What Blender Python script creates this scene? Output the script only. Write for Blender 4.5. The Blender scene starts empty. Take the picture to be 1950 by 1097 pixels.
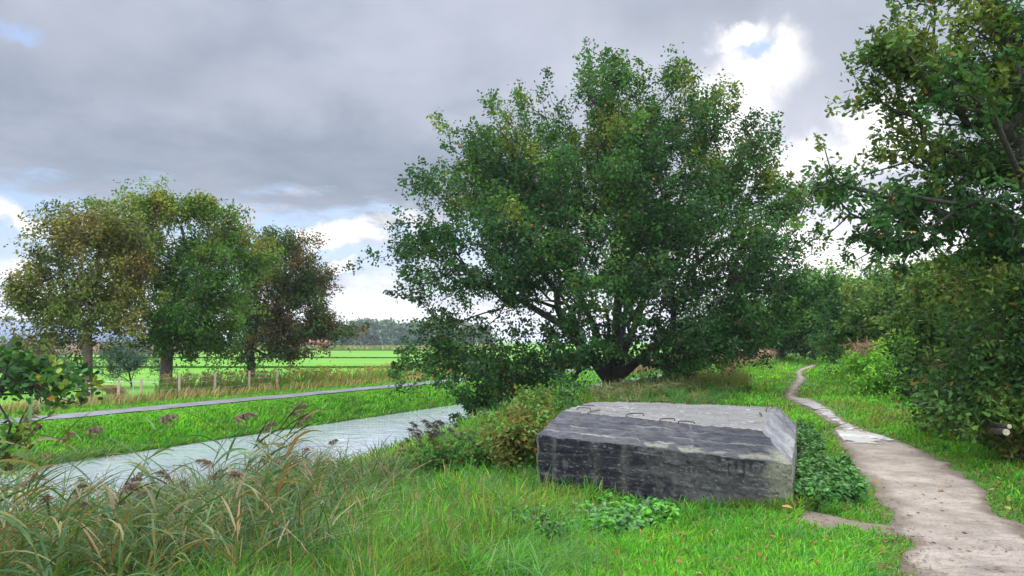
import bpy, math, random
import numpy as np
from mathutils import Vector
rng = np.random.default_rng(7); random.seed(7)
C = bpy.context.scene.collection
SC = bpy.context.scene
R = math.radians

# ------------------------------------------------------------------ camera, sky, sun, exposure
F = 1445.0; HC = 1.6; PITCH = math.atan(101.5 / F)
cd = bpy.data.cameras.new("camera"); cam = bpy.data.objects.new("camera", cd); C.objects.link(cam)
cam.location = (0, 0, HC); cam.rotation_euler = (math.pi / 2 + PITCH, 0, 0)
cd.sensor_width = 36; cd.lens = 36 * F / 1950; cd.clip_end = 5000; cd.clip_start = 0.05
SC.camera = cam
SC.view_settings.view_transform = 'Standard'; SC.view_settings.look = 'None'
SC.view_settings.exposure = 0.4; SC.view_settings.gamma = 1.0
SC.cycles.max_bounces = 6; SC.cycles.diffuse_bounces = 3; SC.cycles.glossy_bounces = 3
SC.cycles.transmission_bounces = 4; SC.cycles.transparent_max_bounces = 4
SC.cycles.sample_clamp_indirect = 4.0

def ray(u, v):
    a = (u - 975) / F; b = (548.5 - v) / F
    return np.array([a, math.cos(PITCH) - math.sin(PITCH) * b, math.sin(PITCH) + math.cos(PITCH) * b])
def P(u, v, z=0.0):                      # the point of the level z seen in that direction
    d = ray(u, v); return d * ((z - HC) / d[2]) + (0, 0, HC)
def Pd(u, v, Y):                         # the point at distance Y
    d = ray(u, v); return d * (Y / d[1]) + (0, 0, HC)
def proj(x, y, z):
    dz = z - HC
    dep = y * math.cos(PITCH) + dz * math.sin(PITCH)
    up = -y * math.sin(PITCH) + dz * math.cos(PITCH)
    return 975 + F * x / dep, 548.5 - F * up / dep

SUN_AZ, SUN_EL = R(24), R(34)            # ahead and to the right, behind the clouds
sl = bpy.data.lights.new("sun", 'SUN'); sl.energy = 1.5; sl.angle = R(14); sl.color = (1, .95, .86)
sun = bpy.data.objects.new("sun", sl); C.objects.link(sun)
sd = Vector((math.sin(SUN_AZ) * math.cos(SUN_EL), math.cos(SUN_AZ) * math.cos(SUN_EL), math.sin(SUN_EL)))
sun.rotation_euler = sd.to_track_quat('Z', 'Y').to_euler(); sun.location = (0, 0, 50)

class NT:                                 # small helper round a node tree
    def __init__(s, t): s.t = t; s.n = t.nodes; s.l = t.links
    def node(s, ty, **k):
        n = s.n.new(ty)
        for a, b in k.items(): setattr(n, a, b)
        return n
    def put(s, sock, v):
        if isinstance(v, bpy.types.NodeSocket): s.l.new(v, sock)
        elif v is not None:
            if isinstance(v, (tuple, list)) and len(v) == 3 and sock.type == 'RGBA': v = (*v, 1)
            sock.default_value = v
    def m(s, op, a, b=None, c=None, clamp=False):
        n = s.node('ShaderNodeMath', operation=op, use_clamp=clamp)
        s.put(n.inputs[0], a); s.put(n.inputs[1], b); s.put(n.inputs[2], c); return n.outputs[0]
    def vm(s, op, a, b=None, scale=None):
        n = s.node('ShaderNodeVectorMath', operation=op)
        s.put(n.inputs[0], a); s.put(n.inputs[1], b)
        if scale is not None: s.put(n.inputs['Scale'], scale)
        return n.outputs['Value'] if op in ('LENGTH', 'DOT_PRODUCT') else n.outputs[0]
    def noise(s, vec, scale, detail=4, rough=.55, dist=0.0, col=False):
        n = s.node('ShaderNodeTexNoise'); s.put(n.inputs['Vector'], vec)
        n.inputs['Scale'].default_value = scale; n.inputs['Detail'].default_value = detail
        n.inputs['Roughness'].default_value = rough; n.inputs['Distortion'].default_value = dist
        return n.outputs['Color' if col else 'Fac']
    def mr(s, v, a, b, c=0.0, d=1.0, smooth=True):
        n = s.node('ShaderNodeMapRange', interpolation_type='SMOOTHSTEP' if smooth else 'LINEAR')
        s.put(n.inputs[0], v)
        for i, q in enumerate((a, b, c, d)): s.put(n.inputs[i + 1], q)
        return n.outputs[0]
    def mix(s, f, a, b, mode='MIX'):
        n = s.node('ShaderNodeMix', data_type='RGBA', blend_type=mode)
        s.put(n.inputs[0], f); s.put(n.inputs[6], a); s.put(n.inputs[7], b); return n.outputs[2]

def make_world():
    w = bpy.data.worlds.new("World"); SC.world = w; w.use_nodes = True
    t = NT(w.node_tree); t.n.clear()
    tc = t.node('ShaderNodeTexCoord'); d = t.vm('NORMALIZE', tc.outputs['Generated'])
    sp = t.node('ShaderNodeSeparateXYZ'); t.put(sp.inputs[0], d); x, y, z = sp.outputs
    zc = t.m('ADD', t.m('MAXIMUM', z, 0.0), .16)
    cb = t.node('ShaderNodeCombineXYZ'); t.put(cb.inputs[0], t.m('DIVIDE', x, zc)); t.put(cb.inputs[1], t.m('DIVIDE', y, zc))
    cp = cb.outputs[0]
    n1 = t.noise(cp, .9, 5, .5, .3); n2 = t.noise(cp, 3.1, 7, .58, .2)
    wn = t.noise(d, 7.0, 7, .6, 0.0, True)
    wv = t.vm('SCALE', t.vm('SUBTRACT', wn, (.5, .5, .5)), scale=.17)
    dw = t.vm('ADD', d, wv)
    def blob(u, v, ru, rv, edge=.45, src=dw):
        q = ray(u, v); q = q / np.linalg.norm(q)
        e = t.vm('MULTIPLY', t.vm('SUBTRACT', src, tuple(q)), (F / ru, F / ru, F / rv))
        return t.mr(t.vm('LENGTH', e), 1 + edge, 1 - edge)
    def union(*bs):
        r = bs[0]
        for b in bs[1:]: r = t.m('MAXIMUM', r, b)
        return r
    n = t.m('ADD', t.m('MULTIPLY', n1, .6), t.m('MULTIPLY', n2, .4))
    deck = t.mix(t.mr(n, .36, .64), (.29, .335, .42), (.47, .505, .60))
    dark = union(blob(560, 330, 470, 130, .7), blob(1560, 130, 170, 120, .6), blob(1330, 10, 260, 60, .8), blob(250, 120, 200, 60, .8))
    deck = t.mix(t.m('MULTIPLY', dark, .5), deck, (.195, .24, .305))
    lite = union(blob(900, 60, 260, 90, .8), blob(160, 40, 200, 90, .8), blob(1560, 245, 120, 60, .7), blob(560, 180, 200, 60, .8))
    deck = t.mix(t.m('MULTIPLY', lite, .45), deck, (.47, .49, .58))
    # broken clouds low over the land
    sky = t.node('ShaderNodeTexSky', sky_type='NISHITA', sun_disc=False, sun_elevation=SUN_EL, sun_rotation=SUN_AZ)
    blue = t.mix(t.mr(z, 0.0, .16), (.70, .77, .88), (.42, .55, .78))
    blue = t.mix(.3, blue, t.vm('SCALE', sky.outputs[0], scale=.10))
    lowc = t.noise(t.vm('MULTIPLY', d, (5, 5, 17)), 1.0, 8, .56, .1)
    puff = t.mix(t.mr(lowc, .5, .64), (.52, .55, .64), (.82, .83, .86))
    low = t.mix(t.mr(lowc, .46, .53), blue, puff)
    low = t.mix(union(blob(690, 435, 130, 28, .4), blob(700, 585, 110, 38, .4), blob(655, 506, 40, 12, .4), blob(20, 535, 60, 26, .5), blob(20, 430, 60, 22, .5)), low,
                t.mix(t.mr(n2, .4, .6), (.80, .80, .86), (1.05, 1.03, 1.0)))
    low = t.mix(t.mr(z, .07, .0), low, (.88, .89, .95))
    nz = t.m('ADD', z, t.m('MULTIPLY', t.m('SUBTRACT', n2, .5), .16))
    # only towards the left does the deck end early; it thins out to the right
    edge = t.mr(nz, .145, .19)
    right = t.mr(x, .0, .30)
    low = t.mix(t.m('MULTIPLY', right, .85), low, (.70, .71, .80))
    col = t.mix(edge, low, deck)
    glow = union(blob(1458, 140, 50, 36, .9), blob(1375, 85, 45, 22, .7), blob(1405, 165, 50, 40, 1.0), blob(1520, 300, 120, 42, .8), blob(1700, 240, 75, 60, .5),
                 blob(1410, 220, 60, 110, .6), blob(1610, 490, 260, 50, .6))
    glow = t.m('MULTIPLY', glow, t.mr(t.noise(d, 14, 7, .62), .36, .56, .45, 1.0))
    halo = union(blob(1480, 240, 330, 230, .9), blob(1600, 480, 300, 120, .9))
    col = t.mix(t.m('MULTIPLY', halo, .4), col, (.72, .72, .80))
    col = t.mix(glow, col, (1.15, 1.13, 1.10))
    col = t.mix(t.m('MULTIPLY', union(blob(720, 505, 110, 30, .7), blob(30, 495, 70, 22, .7)), .6), col, (.50, .62, .80))
    col = t.mix(blob(652, 507, 36, 11, .4), col, (.86, .87, .90))
    bl = union(blob(1412, 104, 24, 14, .6), blob(25, 35, 50, 16, .6))
    col = t.mix(t.m('MULTIPLY', bl, .75), col, (.36, .50, .80))
    # unseen sky overhead and behind is brightened as added fill light
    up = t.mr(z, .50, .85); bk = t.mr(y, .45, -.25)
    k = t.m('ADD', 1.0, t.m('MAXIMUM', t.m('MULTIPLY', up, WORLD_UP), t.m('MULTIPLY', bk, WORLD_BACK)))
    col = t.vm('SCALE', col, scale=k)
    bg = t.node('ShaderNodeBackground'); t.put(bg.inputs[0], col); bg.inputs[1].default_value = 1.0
    out = t.node('ShaderNodeOutputWorld'); t.l.new(bg.outputs[0], out.inputs[0])
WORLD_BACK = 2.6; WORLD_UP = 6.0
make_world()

# ------------------------------------------------------------------ helpers
def tag(o, label=None, cat=None, group=None, kind=None):
    if label: o['label'] = label
    if cat: o['category'] = cat
    if group: o['group'] = group
    if kind: o['kind'] = kind
    return o
def empty(name, loc, label, cat, group=None, rz=0):
    o = bpy.data.objects.new(name, None); C.objects.link(o); o.location = loc; o.rotation_euler.z = rz
    return tag(o, label, cat, group)
def hsh(ix, iy, iz, s):
    n = (ix * 374761393 + iy * 668265263 + iz * 1274126177 + s * 974634777) & 0xffffffff
    n = ((n ^ (n >> 13)) * 1274126177) & 0xffffffff
    return ((n ^ (n >> 16)) & 0xffff) / 65535.0
def vn(x, y, z=0.0, s=0):                # value noise 0..1
    x = np.asarray(x, float); y = np.asarray(y, float); z = np.zeros_like(x) + z
    ix = np.floor(x).astype(np.int64); iy = np.floor(y).astype(np.int64); iz = np.floor(z).astype(np.int64)
    fx, fy, fz = x - ix, y - iy, z - iz
    fx, fy, fz = [f * f * (3 - 2 * f) for f in (fx, fy, fz)]
    r = 0
    for a in (0, 1):
        for b in (0, 1):
            for c in (0, 1):
                r = r + hsh(ix + a, iy + b, iz + c, s) * (fx if a else 1 - fx) * (fy if b else 1 - fy) * (fz if c else 1 - fz)
    return r
def fbm(x, y, z=0.0, s=0, o=4):
    r = 0; a = 1; t = 0
    for i in range(o):
        r = r + a * vn(np.asarray(x) * 2 ** i, np.asarray(y) * 2 ** i, np.asarray(z) * 2 ** i, s + i); t += a; a *= .5
    return r / t
def sstep(a, b, x):
    t = np.clip((np.asarray(x, float) - a) / (b - a), 0, 1); return t * t * (3 - 2 * t)
def nrm(a): return a / np.maximum(np.linalg.norm(a, axis=-1, keepdims=True), 1e-9)

def mesh(name, V, Fc, mat, col=None, parent=None, smooth=False, loc=None):
    V = np.asarray(V, np.float32).reshape(-1, 3)
    if loc is not None: V = V - np.asarray(loc, np.float32)
    me = bpy.data.meshes.new(name)
    groups = [np.asarray(f, np.int32) for f in (Fc if isinstance(Fc, list) and np.ndim(Fc[0]) == 2 else [Fc]) if len(f)]
    nl = sum(g.size for g in groups); npoly = sum(len(g) for g in groups)
    me.vertices.add(len(V)); me.vertices.foreach_set('co', V.ravel())
    me.loops.add(nl); me.loops.foreach_set('vertex_index', np.concatenate([g.ravel() for g in groups]))
    me.polygons.add(npoly)
    tot = np.concatenate([np.full(len(g), g.shape[1], np.int32) for g in groups])
    me.polygons.foreach_set('loop_start', np.concatenate([[0], np.cumsum(tot)[:-1]]).astype(np.int32))
    if smooth: me.polygons.foreach_set('use_smooth', np.ones(npoly, bool))
    me.update(calc_edges=True)
    if col is not None:
        c = np.ones((len(V), 4), np.float32); c[:, :3] = col
        me.attributes.new('Col', 'FLOAT_COLOR', 'POINT').data.foreach_set('color', c.ravel())
    me.materials.append(mat)
    o = bpy.data.objects.new(name, me); C.objects.link(o)
    if loc is not None: o.location = loc
    if parent: o.parent = parent; 
    return o
def ribbons(Pc, W, wid):                 # centre lines (N,K,3), side directions (N,3) or (N,K,3), half widths (N,K)
    N, K, _ = Pc.shape
    if W.ndim == 2: W = W[:, None, :]
    o = W * wid[..., None]
    V = np.stack([Pc - o, Pc + o], 2).reshape(-1, 3)
    b = (np.arange(N)[:, None] * K + np.arange(K - 1)[None]) * 2
    Fq = np.stack([b, b + 1, b + 3, b + 2], -1).reshape(-1, 4)
    return V, Fq
def rep(col, k): return np.repeat(col, k, 0)
class Bag:                               # gathers pieces into one mesh
    def __init__(s): s.V = []; s.F = []; s.C = []; s.n = 0
    def add(s, V, Fq, col=None):
        V = np.asarray(V, float).reshape(-1, 3); s.V.append(V); s.F.append(np.asarray(Fq) + s.n); s.n += len(V)
        s.C.append(np.broadcast_to(np.asarray(col if col is not None else (1, 1, 1), float), (len(V), 3)))
    def build(s, name, mat, parent=None, smooth=False, loc=None):
        by = {}
        for f in s.F: by.setdefault(f.shape[1], []).append(f)
        return mesh(name, np.concatenate(s.V), [np.concatenate(q) for q in by.values()], mat, np.concatenate(s.C), parent, smooth, loc)
def tube(bag, pts, rad, col=(1, 1, 1), k=6, cap=True):
    pts = np.asarray(pts, float); n = len(pts); rad = np.broadcast_to(np.asarray(rad, float), (n,))
    T = nrm(np.gradient(pts, axis=0)); ref = np.array([0, 0, 1.]) if abs(T[0][2]) < .8 else np.array([1., 0, 0])
    A = nrm(np.cross(T, ref)); B = np.cross(T, A)
    a = np.arange(k) / k * 2 * math.pi
    V = pts[:, None] + rad[:, None, None] * (A[:, None] * np.cos(a)[None, :, None] + B[:, None] * np.sin(a)[None, :, None])
    i = np.arange(n - 1)[:, None] * k; j = np.arange(k)[None]; j2 = (j + 1) % k
    Fq = np.stack([i + j, i + j2, i + k + j2, i + k + j], -1).reshape(-1, 4)
    bag.add(V, Fq, col)
    if cap:
        for row in (0, n - 1): bag.add(np.concatenate([V[row], [pts[row]]]), [[q, (q + 1) % k, k] for q in range(k)], col)
def box(bag, x0, x1, y0, y1, z0, z1, col=(1, 1, 1)):
    V = [(x, y, z) for z in (z0, z1) for x, y in ((x0, y0), (x1, y0), (x1, y1), (x0, y1))]
    bag.add(V, [(0, 3, 2, 1), (4, 5, 6, 7), (0, 1, 5, 4), (1, 2, 6, 5), (2, 3, 7, 6), (3, 0, 4, 7)], col)

# ------------------------------------------------------------------ materials
def mat_new(name):
    m = bpy.data.materials.new(name); m.use_nodes = True; t = NT(m.node_tree)
    return m, t, t.n['Principled BSDF'], t.n['Material Output']
def leaf_mat(name, trans=.30, rough=.6, spec=.10, var=.35):
    m, t, b, out = mat_new(name)
    at = t.node('ShaderNodeAttribute', attribute_name='Col'); col = at.outputs['Color']
    geo = t.node('ShaderNodeNewGeometry')
    n = t.noise(geo.outputs['Position'], 9, 3)
    col = t.mix(var, col, t.mix(n, (.25, .28, .2), (1.7, 1.7, 1.5)), 'MULTIPLY')
    t.put(b.inputs['Base Color'], col); b.inputs['Roughness'].default_value = rough
    b.inputs['Specular IOR Level'].default_value = spec
    tr = t.node('ShaderNodeBsdfTranslucent'); t.put(tr.inputs[0], t.mix(1.0, col, (1.25, 1.15, .5), 'MULTIPLY'))
    mx = t.node('ShaderNodeMixShader'); mx.inputs[0].default_value = trans
    t.l.new(b.outputs[0], mx.inputs[1]); t.l.new(tr.outputs[0], mx.inputs[2]); t.l.new(mx.outputs[0], out.inputs[0])
    return m
def simple_mat(name, rough=.85, bump=.3, scale=30, var=.5, spec=.3, metal=0):
    m, t, b, out = mat_new(name)
    at = t.node('ShaderNodeAttribute', attribute_name='Col')
    tc = t.node('ShaderNodeTexCoord'); n = t.noise(tc.outputs['Object'], scale, 6, .6)
    col = t.mix(var, at.outputs['Color'], t.mix(t.mr(n, .3, .7), (.45, .45, .45), (1.4, 1.4, 1.4)), 'MULTIPLY')
    t.put(b.inputs['Base Color'], col); b.inputs['Roughness'].default_value = rough
    b.inputs['Specular IOR Level'].default_value = spec; b.inputs['Metallic'].default_value = metal
    bp = t.node('ShaderNodeBump'); bp.inputs['Strength'].default_value = bump; bp.inputs['Distance'].default_value = .02
    t.put(bp.inputs['Height'], n); t.l.new(bp.outputs[0], b.inputs['Normal'])
    return m
M_LEAF = leaf_mat('leaf'); M_GRASS = leaf_mat('grass_blade', .42, .5, .18, .25)
M_BARK = simple_mat('bark', .9, .9, 14, .8); M_CONC = simple_mat('concrete', .88, .55, 70, .45)
M_PLAIN = simple_mat('plain', .8, .2, 6, .35); M_RUST = simple_mat('rust', .8, .5, 80, .6, .3)
M_WOOD = simple_mat('weathered_wood', .85, .6, 25, .6)

# ------------------------------------------------------------------ terrain
WL = -1.3
def ground_z(x, y):
    x = np.asarray(x, float); y = np.asarray(y, float)
    s = x - .487 * y
    k = sstep(10.5, 21, y)
    f_near = np.clip((-.9 - s) / 11.8, 0, 1) ** .9
    f_far = sstep(-8.3, -12.7, s) * .985 + .015 * sstep(-5, -8.3, s)
    z = -1.3 * (f_near * (1 - k) + f_far * k)
    bed = -1.3 - .7 * sstep(-12.7, -14.5, s)
    z = np.where(s < -12.7, bed, z)
    # far bank
    fb = -2.0 + .7 * sstep(-18.2, -19.8, s) + .8 * sstep(-19.8, -21.9, s) - .4 * sstep(-25.5, -31, s)
    z = np.where(s < -16, fb, z)
    # inland of the hedge the dike falls away
    z = z - .8 * sstep(7, 12, s)
    bump = (fbm(x * .9, y * .9, 0, 3, 3) - .5) * .10 * sstep(200, 30, y)
    onpath = sstep(1.6, .8, np.abs(s + 22.9)) 
    return z + bump * (1 - .8 * onpath) * sstep(3, 7, np.abs(s - 1) + y * .4)
PLv = [695, 700, 704, 710, 718, 728, 746, 754, 768, 782, 804, 812, 824, 840, 865, 901, 927, 947, 978, 1004, 1020, 1040, 1055, 1097, 1300]
PLu = [1545, 1532, 1523, 1516, 1520, 1515, 1500, 1494, 1512, 1552, 1588, 1598, 1588, 1600, 1614, 1640, 1663, 1673, 1701, 1706, 1722, 1745, 1719, 1733, 1750]
PRv = [695, 700, 706, 714, 722, 728, 738, 752, 758, 762, 772, 784, 806, 818, 832, 850, 873, 899, 924, 952, 988, 1009, 1097, 1300]
PRu = [1560, 1546, 1527, 1527, 1532, 1530, 1520, 1513, 1521, 1548, 1560, 1584, 1612, 1640, 1677, 1727, 1783, 1822, 1860, 1876, 1909, 1950, 2060, 2350]
SOIL = np.array([(1511, 996), (1535, 973), (1580, 981), (1630, 992), (1706, 1002), (1725, 1022), (1660, 1018), (1614, 1009), (1565, 1014)], float)
def in_poly(u, v, poly):
    c = np.zeros(np.shape(u), bool); n = len(poly)
    for i in range(n):
        (x1, y1), (x2, y2) = poly[i], poly[i - 1]
        if y1 == y2: continue
        c ^= ((y1 > v) != (y2 > v)) & (u < (x2 - x1) * (v - y1) / (y2 - y1) + x1)
    return c
def path_m(x, y):                         # >0 inside the trodden path (in metres from its edge)
    u, v = proj(x, y, 0.0)
    L = np.interp(v, PLv, PLu); Rr = np.interp(v, PRv, PRu)
    d = np.minimum(u - L, Rr - u) * y / F
    d = np.where((v < 695) | (y < 2.6), -1, d)
    sp = in_poly(u, v, SOIL)
    return np.maximum(d, np.where(sp, .08, -1))

def grid(name, xs_of, ys, ss, mat, kind, zf, label=None, cat=None):
    Y, S = np.meshgrid(ys, ss, indexing='ij'); X = xs_of(S, Y); Z = zf(X, Y)
    V = np.stack([X, Y, Z], -1).reshape(-1, 3); a, b = Y.shape
    i = np.arange(a - 1)[:, None] * b + np.arange(b - 1)[None]
    Fq = np.stack([i, i + 1, i + b + 1, i + b], -1).reshape(-1, 4)
    o = mesh(name, V, Fq, mat, None, None, True); o['kind'] = kind; return o
def ground_material():
    m, t, b, out = mat_new('ground'); geo = t.node('ShaderNodeNewGeometry'); p = geo.outputs['Position']
    n = t.noise(p, 1.3, 6, .6); n2 = t.noise(p, 22, 4, .6)
    c = t.mix(t.mr(n, .35, .65), (.055, .13, .018), (.09, .20, .025))
    c = t.mix(t.mr(n2, .45, .75), c, (.05, .055, .02))
    t.put(b.inputs['Base Color'], c); b.inputs['Roughness'].default_value = .95; b.inputs['Specular IOR Level'].default_value = .1
    return m
def field_material():
    m, t, b, out = mat_new('meadow'); geo = t.node('ShaderNodeNewGeometry'); p = geo.outputs['Position']
    n = t.noise(t.vm('MULTIPLY', p, (.04, .12, 1)), 1.0, 6, .55); n2 = t.noise(p, 2.2, 5, .65)
    c = t.mix(t.mr(n, .35, .65), (.10, .245, .022), (.145, .31, .034))
    c = t.mix(t.mr(n2, .4, .7, 0, .35), c, (.09, .19, .02))
    t.put(b.inputs['Base Color'], c); b.inputs['Roughness'].default_value = .95; b.inputs['Specular IOR Level'].default_value = .1
    return m
M_GROUND = ground_material(); M_FIELD = field_material()
ys = np.concatenate([np.linspace(-30, 3, 20), np.linspace(3.3, 30, 130), np.geomspace(30.5, 900, 90)])
ss = np.concatenate([np.linspace(-31.5, -20, 50), np.linspace(-19.8, -12, 30), np.linspace(-11.8, 8, 80), np.linspace(9, 14, 6)])
grid('ground', lambda s, y: s + .487 * y, ys, ss, M_GROUND, 'structure', ground_z)
FZ = -.9
def field():
    ys = np.concatenate([np.linspace(-30, 60, 60), np.geomspace(62, 3000, 60)]); ss = np.concatenate([-31.3 - np.geomspace(.01, 3500, 60)[::-1], [-31.0]])
    grid('field', lambda s, y: s + .487 * y, ys, ss, M_FIELD, 'structure', lambda X, Y: FZ + (fbm(X * .05, Y * .05, 0, 9, 3) - .5) * .15 * sstep(40, 90, Y) * 0 - .015)
    ss = np.concatenate([[13.9], 14 + np.geomspace(.2, 3500, 40)])
    grid('land', lambda s, y: s + .487 * y, ys, ss, M_GROUND, 'structure', lambda X, Y: X * 0 - .82)
field()
# beyond 900 m the land simply goes on
def farland():
    V = [(-3800, 890, FZ - .02), (4200, 890, FZ - .02), (4200, 4500, FZ - .02), (-3800, 4500, FZ - .02)]
    o = mesh('far_land', V, [(0, 1, 2, 3)], M_FIELD); o['kind'] = 'structure'
farland()

def water_mat(name, scale, strength, col=(.03, .045, .035), ior=1.9, rough=.04, dist=.03, vec=(1, 1.9, 1)):
    m, t, b, out = mat_new(name); geo = t.node('ShaderNodeNewGeometry'); p = geo.outputs['Position']
    q = t.vm('MULTIPLY', p, vec)
    n = t.noise(q, scale, 2, .5, 1.2); n2 = t.noise(q, scale * .28, 2, .5)
    bp = t.node('ShaderNodeBump'); bp.inputs['Strength'].default_value = strength; bp.inputs['Distance'].default_value = dist
    t.put(bp.inputs['Height'], t.m('ADD', n, t.m('MULTIPLY', n2, 1.2))); t.l.new(bp.outputs[0], b.inputs['Normal'])
    b.inputs['Base Color'].default_value = (*col, 1); b.inputs['Roughness'].default_value = rough; b.inputs['IOR'].default_value = ior
    return m
M_WATER = water_mat('canal_water', 1.3, .30, (.36, .375, .385), 3.2, .03, .07, (.8, 2.3, 1))
ysw = np.geomspace(1, 900, 60)
V = []
o = grid('water', lambda s, y: s + .487 * y, np.concatenate([[-30], ysw]), np.linspace(-20.6, -11.5, 6), M_WATER, 'structure', lambda X, Y: X * 0 + WL + .02)

def path_material():
    m, t, b, out = mat_new('trodden_sand'); geo = t.node('ShaderNodeNewGeometry'); p = geo.outputs['Position']
    n = t.noise(p, 2.2, 8, .65); n2 = t.noise(p, 45, 4, .7); n3 = t.noise(t.vm('MULTIPLY', p, (1, 5, 1)), 3.5, 6, .7, .6)
    at = t.node('ShaderNodeAttribute', attribute_name='Col')
    c = t.mix(t.mr(n, .3, .7), (.20, .158, .115), (.39, .315, .235))
    c = t.mix(t.m('MULTIPLY', at.outputs['Fac'], t.mr(n, .35, .6, .55, 1)), c, (.115, .078, .045))
    c = t.mix(t.mr(n3, .54, .66, 0, .75), c, (.17, .12, .095))
    c = t.mix(t.mr(n2, .50, .68, 0, .65), c, (.11, .085, .065))
    t.put(b.inputs['Base Color'], c)
    t.put(b.inputs['Roughness'], .85); b.inputs['Specular IOR Level'].default_value = .3
    bp = t.node('ShaderNodeBump'); bp.inputs['Strength'].default_value = .6; bp.inputs['Distance'].default_value = .02
    t.put(bp.inputs['Height'], t.m('ADD', n, t.m('ADD', n2, n3))); t.l.new(bp.outputs[0], b.inputs['Normal'])
    return m
M_PATH = path_material()
def dike_path():
    vs = np.concatenate([np.linspace(695, 760, 60), np.linspace(761, 1300, 240)]); K = 48
    bag = []
    for v in vs:
        L = np.interp(v, PLv, PLu); Rr = np.interp(v, PRv, PRu)
        a = P(L, v); b = P(Rr, v)
        w = b[0] - a[0]; t = np.linspace(0, 1, K)
        eL = (fbm(a[1] * 4, 3.3, 0, 5, 5) - .5) * .26 + .03; eR = (fbm(a[1] * 4, 9.3, 0, 6, 5) - .5) * .26 + .03
        x = a[0] - eL + (w + eL + eR) * t
        bag.append(np.stack([x, x * 0 + a[1], x * 0], -1))
    G = np.array(bag); G[..., 2] = ground_z(G[..., 0], G[..., 1]) + .018 + .012 * np.sin(np.linspace(0, 1, K) * math.pi)[None] - .03 * (np.abs(np.linspace(-1, 1, K)) > .97)[None]
    a, b = G.shape[:2]; i = np.arange(a - 1)[:, None] * b + np.arange(b - 1)[None]
    tt = np.linspace(-1, 1, K)[None] + 0 * G[..., 0]; wd_ = (G[:, -1, 0] - G[:, 0, 0])[:, None]; em = (1 - np.abs(tt)) * wd_ / 2
    em = sstep(.22, .02, em + (fbm(G[..., 0] * 4, G[..., 1] * 4, 0, 24, 4) - .5) * .30)
    o = mesh('path', G.reshape(-1, 3), np.stack([i, i + 1, i + b + 1, i + b], -1).reshape(-1, 4)[:, ::-1], M_PATH, np.repeat(em.reshape(-1, 1), 3, 1), None, True); o['kind'] = 'structure'
    # bare spur beside the bunker
    pts = np.array([P(u, v)[:2] for u, v in SOIL]); c = pts.mean(0)
    ring = []
    for q in np.linspace(0, len(pts), 90, endpoint=False):
        i0 = int(q); f = q - i0; ring.append(pts[i0 % len(pts)] * (1 - f) + pts[(i0 + 1) % len(pts)] * f)
    ring = np.array(ring); ring = c + (ring - c) * (1.05 + (vn(np.arange(90) * .6, 0 * np.arange(90), 0, 4) - .5)[:, None] * .35)
    V = np.concatenate([[c], c + (ring - c) * .5, ring]); Z = ground_z(V[:, 0], V[:, 1]) + .014; Z[91:] -= .012
    Fc = [(0, 1 + i, 1 + (i + 1) % 90) for i in range(90)]; F4 = [(1 + i, 91 + i, 91 + (i + 1) % 90, 1 + (i + 1) % 90) for i in range(90)]
    o = mesh('soil', np.column_stack([V, Z]), [Fc, F4], M_PATH, np.full((len(V), 3), .75), None, True); o['kind'] = 'structure'
dike_path()
def puddles():
    m = water_mat('puddle_water', 6, .12, (.27, .25, .235), 1.7, .28)
    X, Y = np.meshgrid(np.arange(4.5, 9.5, .035), np.arange(10.5, 24, .035))
    u, v = proj(X, Y, 0.0)
    n = .62 * fbm(X * 2.0, Y * 1.6, 0, 21, 3) + .38 * fbm(X * 9, Y * 14, 0, 22, 3) ; d = path_m(X, Y)
    side = (u - np.interp(v, PLv, PLu)) / np.maximum(np.interp(v, PRv, PRu) - np.interp(v, PLv, PLu), 1)
    thr = .42 + .25 * sstep(838, 856, v) + .25 * sstep(772, 764, v) + .10 * np.abs(side - .45)
    ok = (d > .04) & (n > thr) & (v > 760) & (v < 858) & ~in_poly(u, v, SOIL)
    iy, ix = np.nonzero(ok); x = X[iy, ix]; y = Y[iy, ix]; h = .0175
    N = len(x); V = np.stack([np.stack([x + a * h, y + b * h], -1) for a, b in ((-1, -1), (1, -1), (1, 1), (-1, 1))], 1).reshape(-1, 2)
    Z = ground_z(V[:, 0], V[:, 1]) + .038
    o = mesh('puddle', np.column_stack([V, Z]), np.arange(4 * N).reshape(-1, 4), m); o['kind'] = 'structure'
puddles()
def far_path():
    m, t, b, out = mat_new('gravel'); geo = t.node('ShaderNodeNewGeometry'); n = t.noise(geo.outputs['Position'], 1.2, 7, .7)
    t.put(b.inputs['Base Color'], t.mix(t.mr(n, .3, .7), (.09, .086, .084), (.18, .172, .168))); b.inputs['Roughness'].default_value = .8
    grid('far_path', lambda s, y: s + .487 * y + (vn(y * 1.3, s * 5, 0, 8) - .5) * .25, np.geomspace(6, 300, 200), np.linspace(-23.5, -22.2, 7), m, 'structure', lambda X, Y: ground_z(X, Y) + .03)
far_path()

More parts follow.
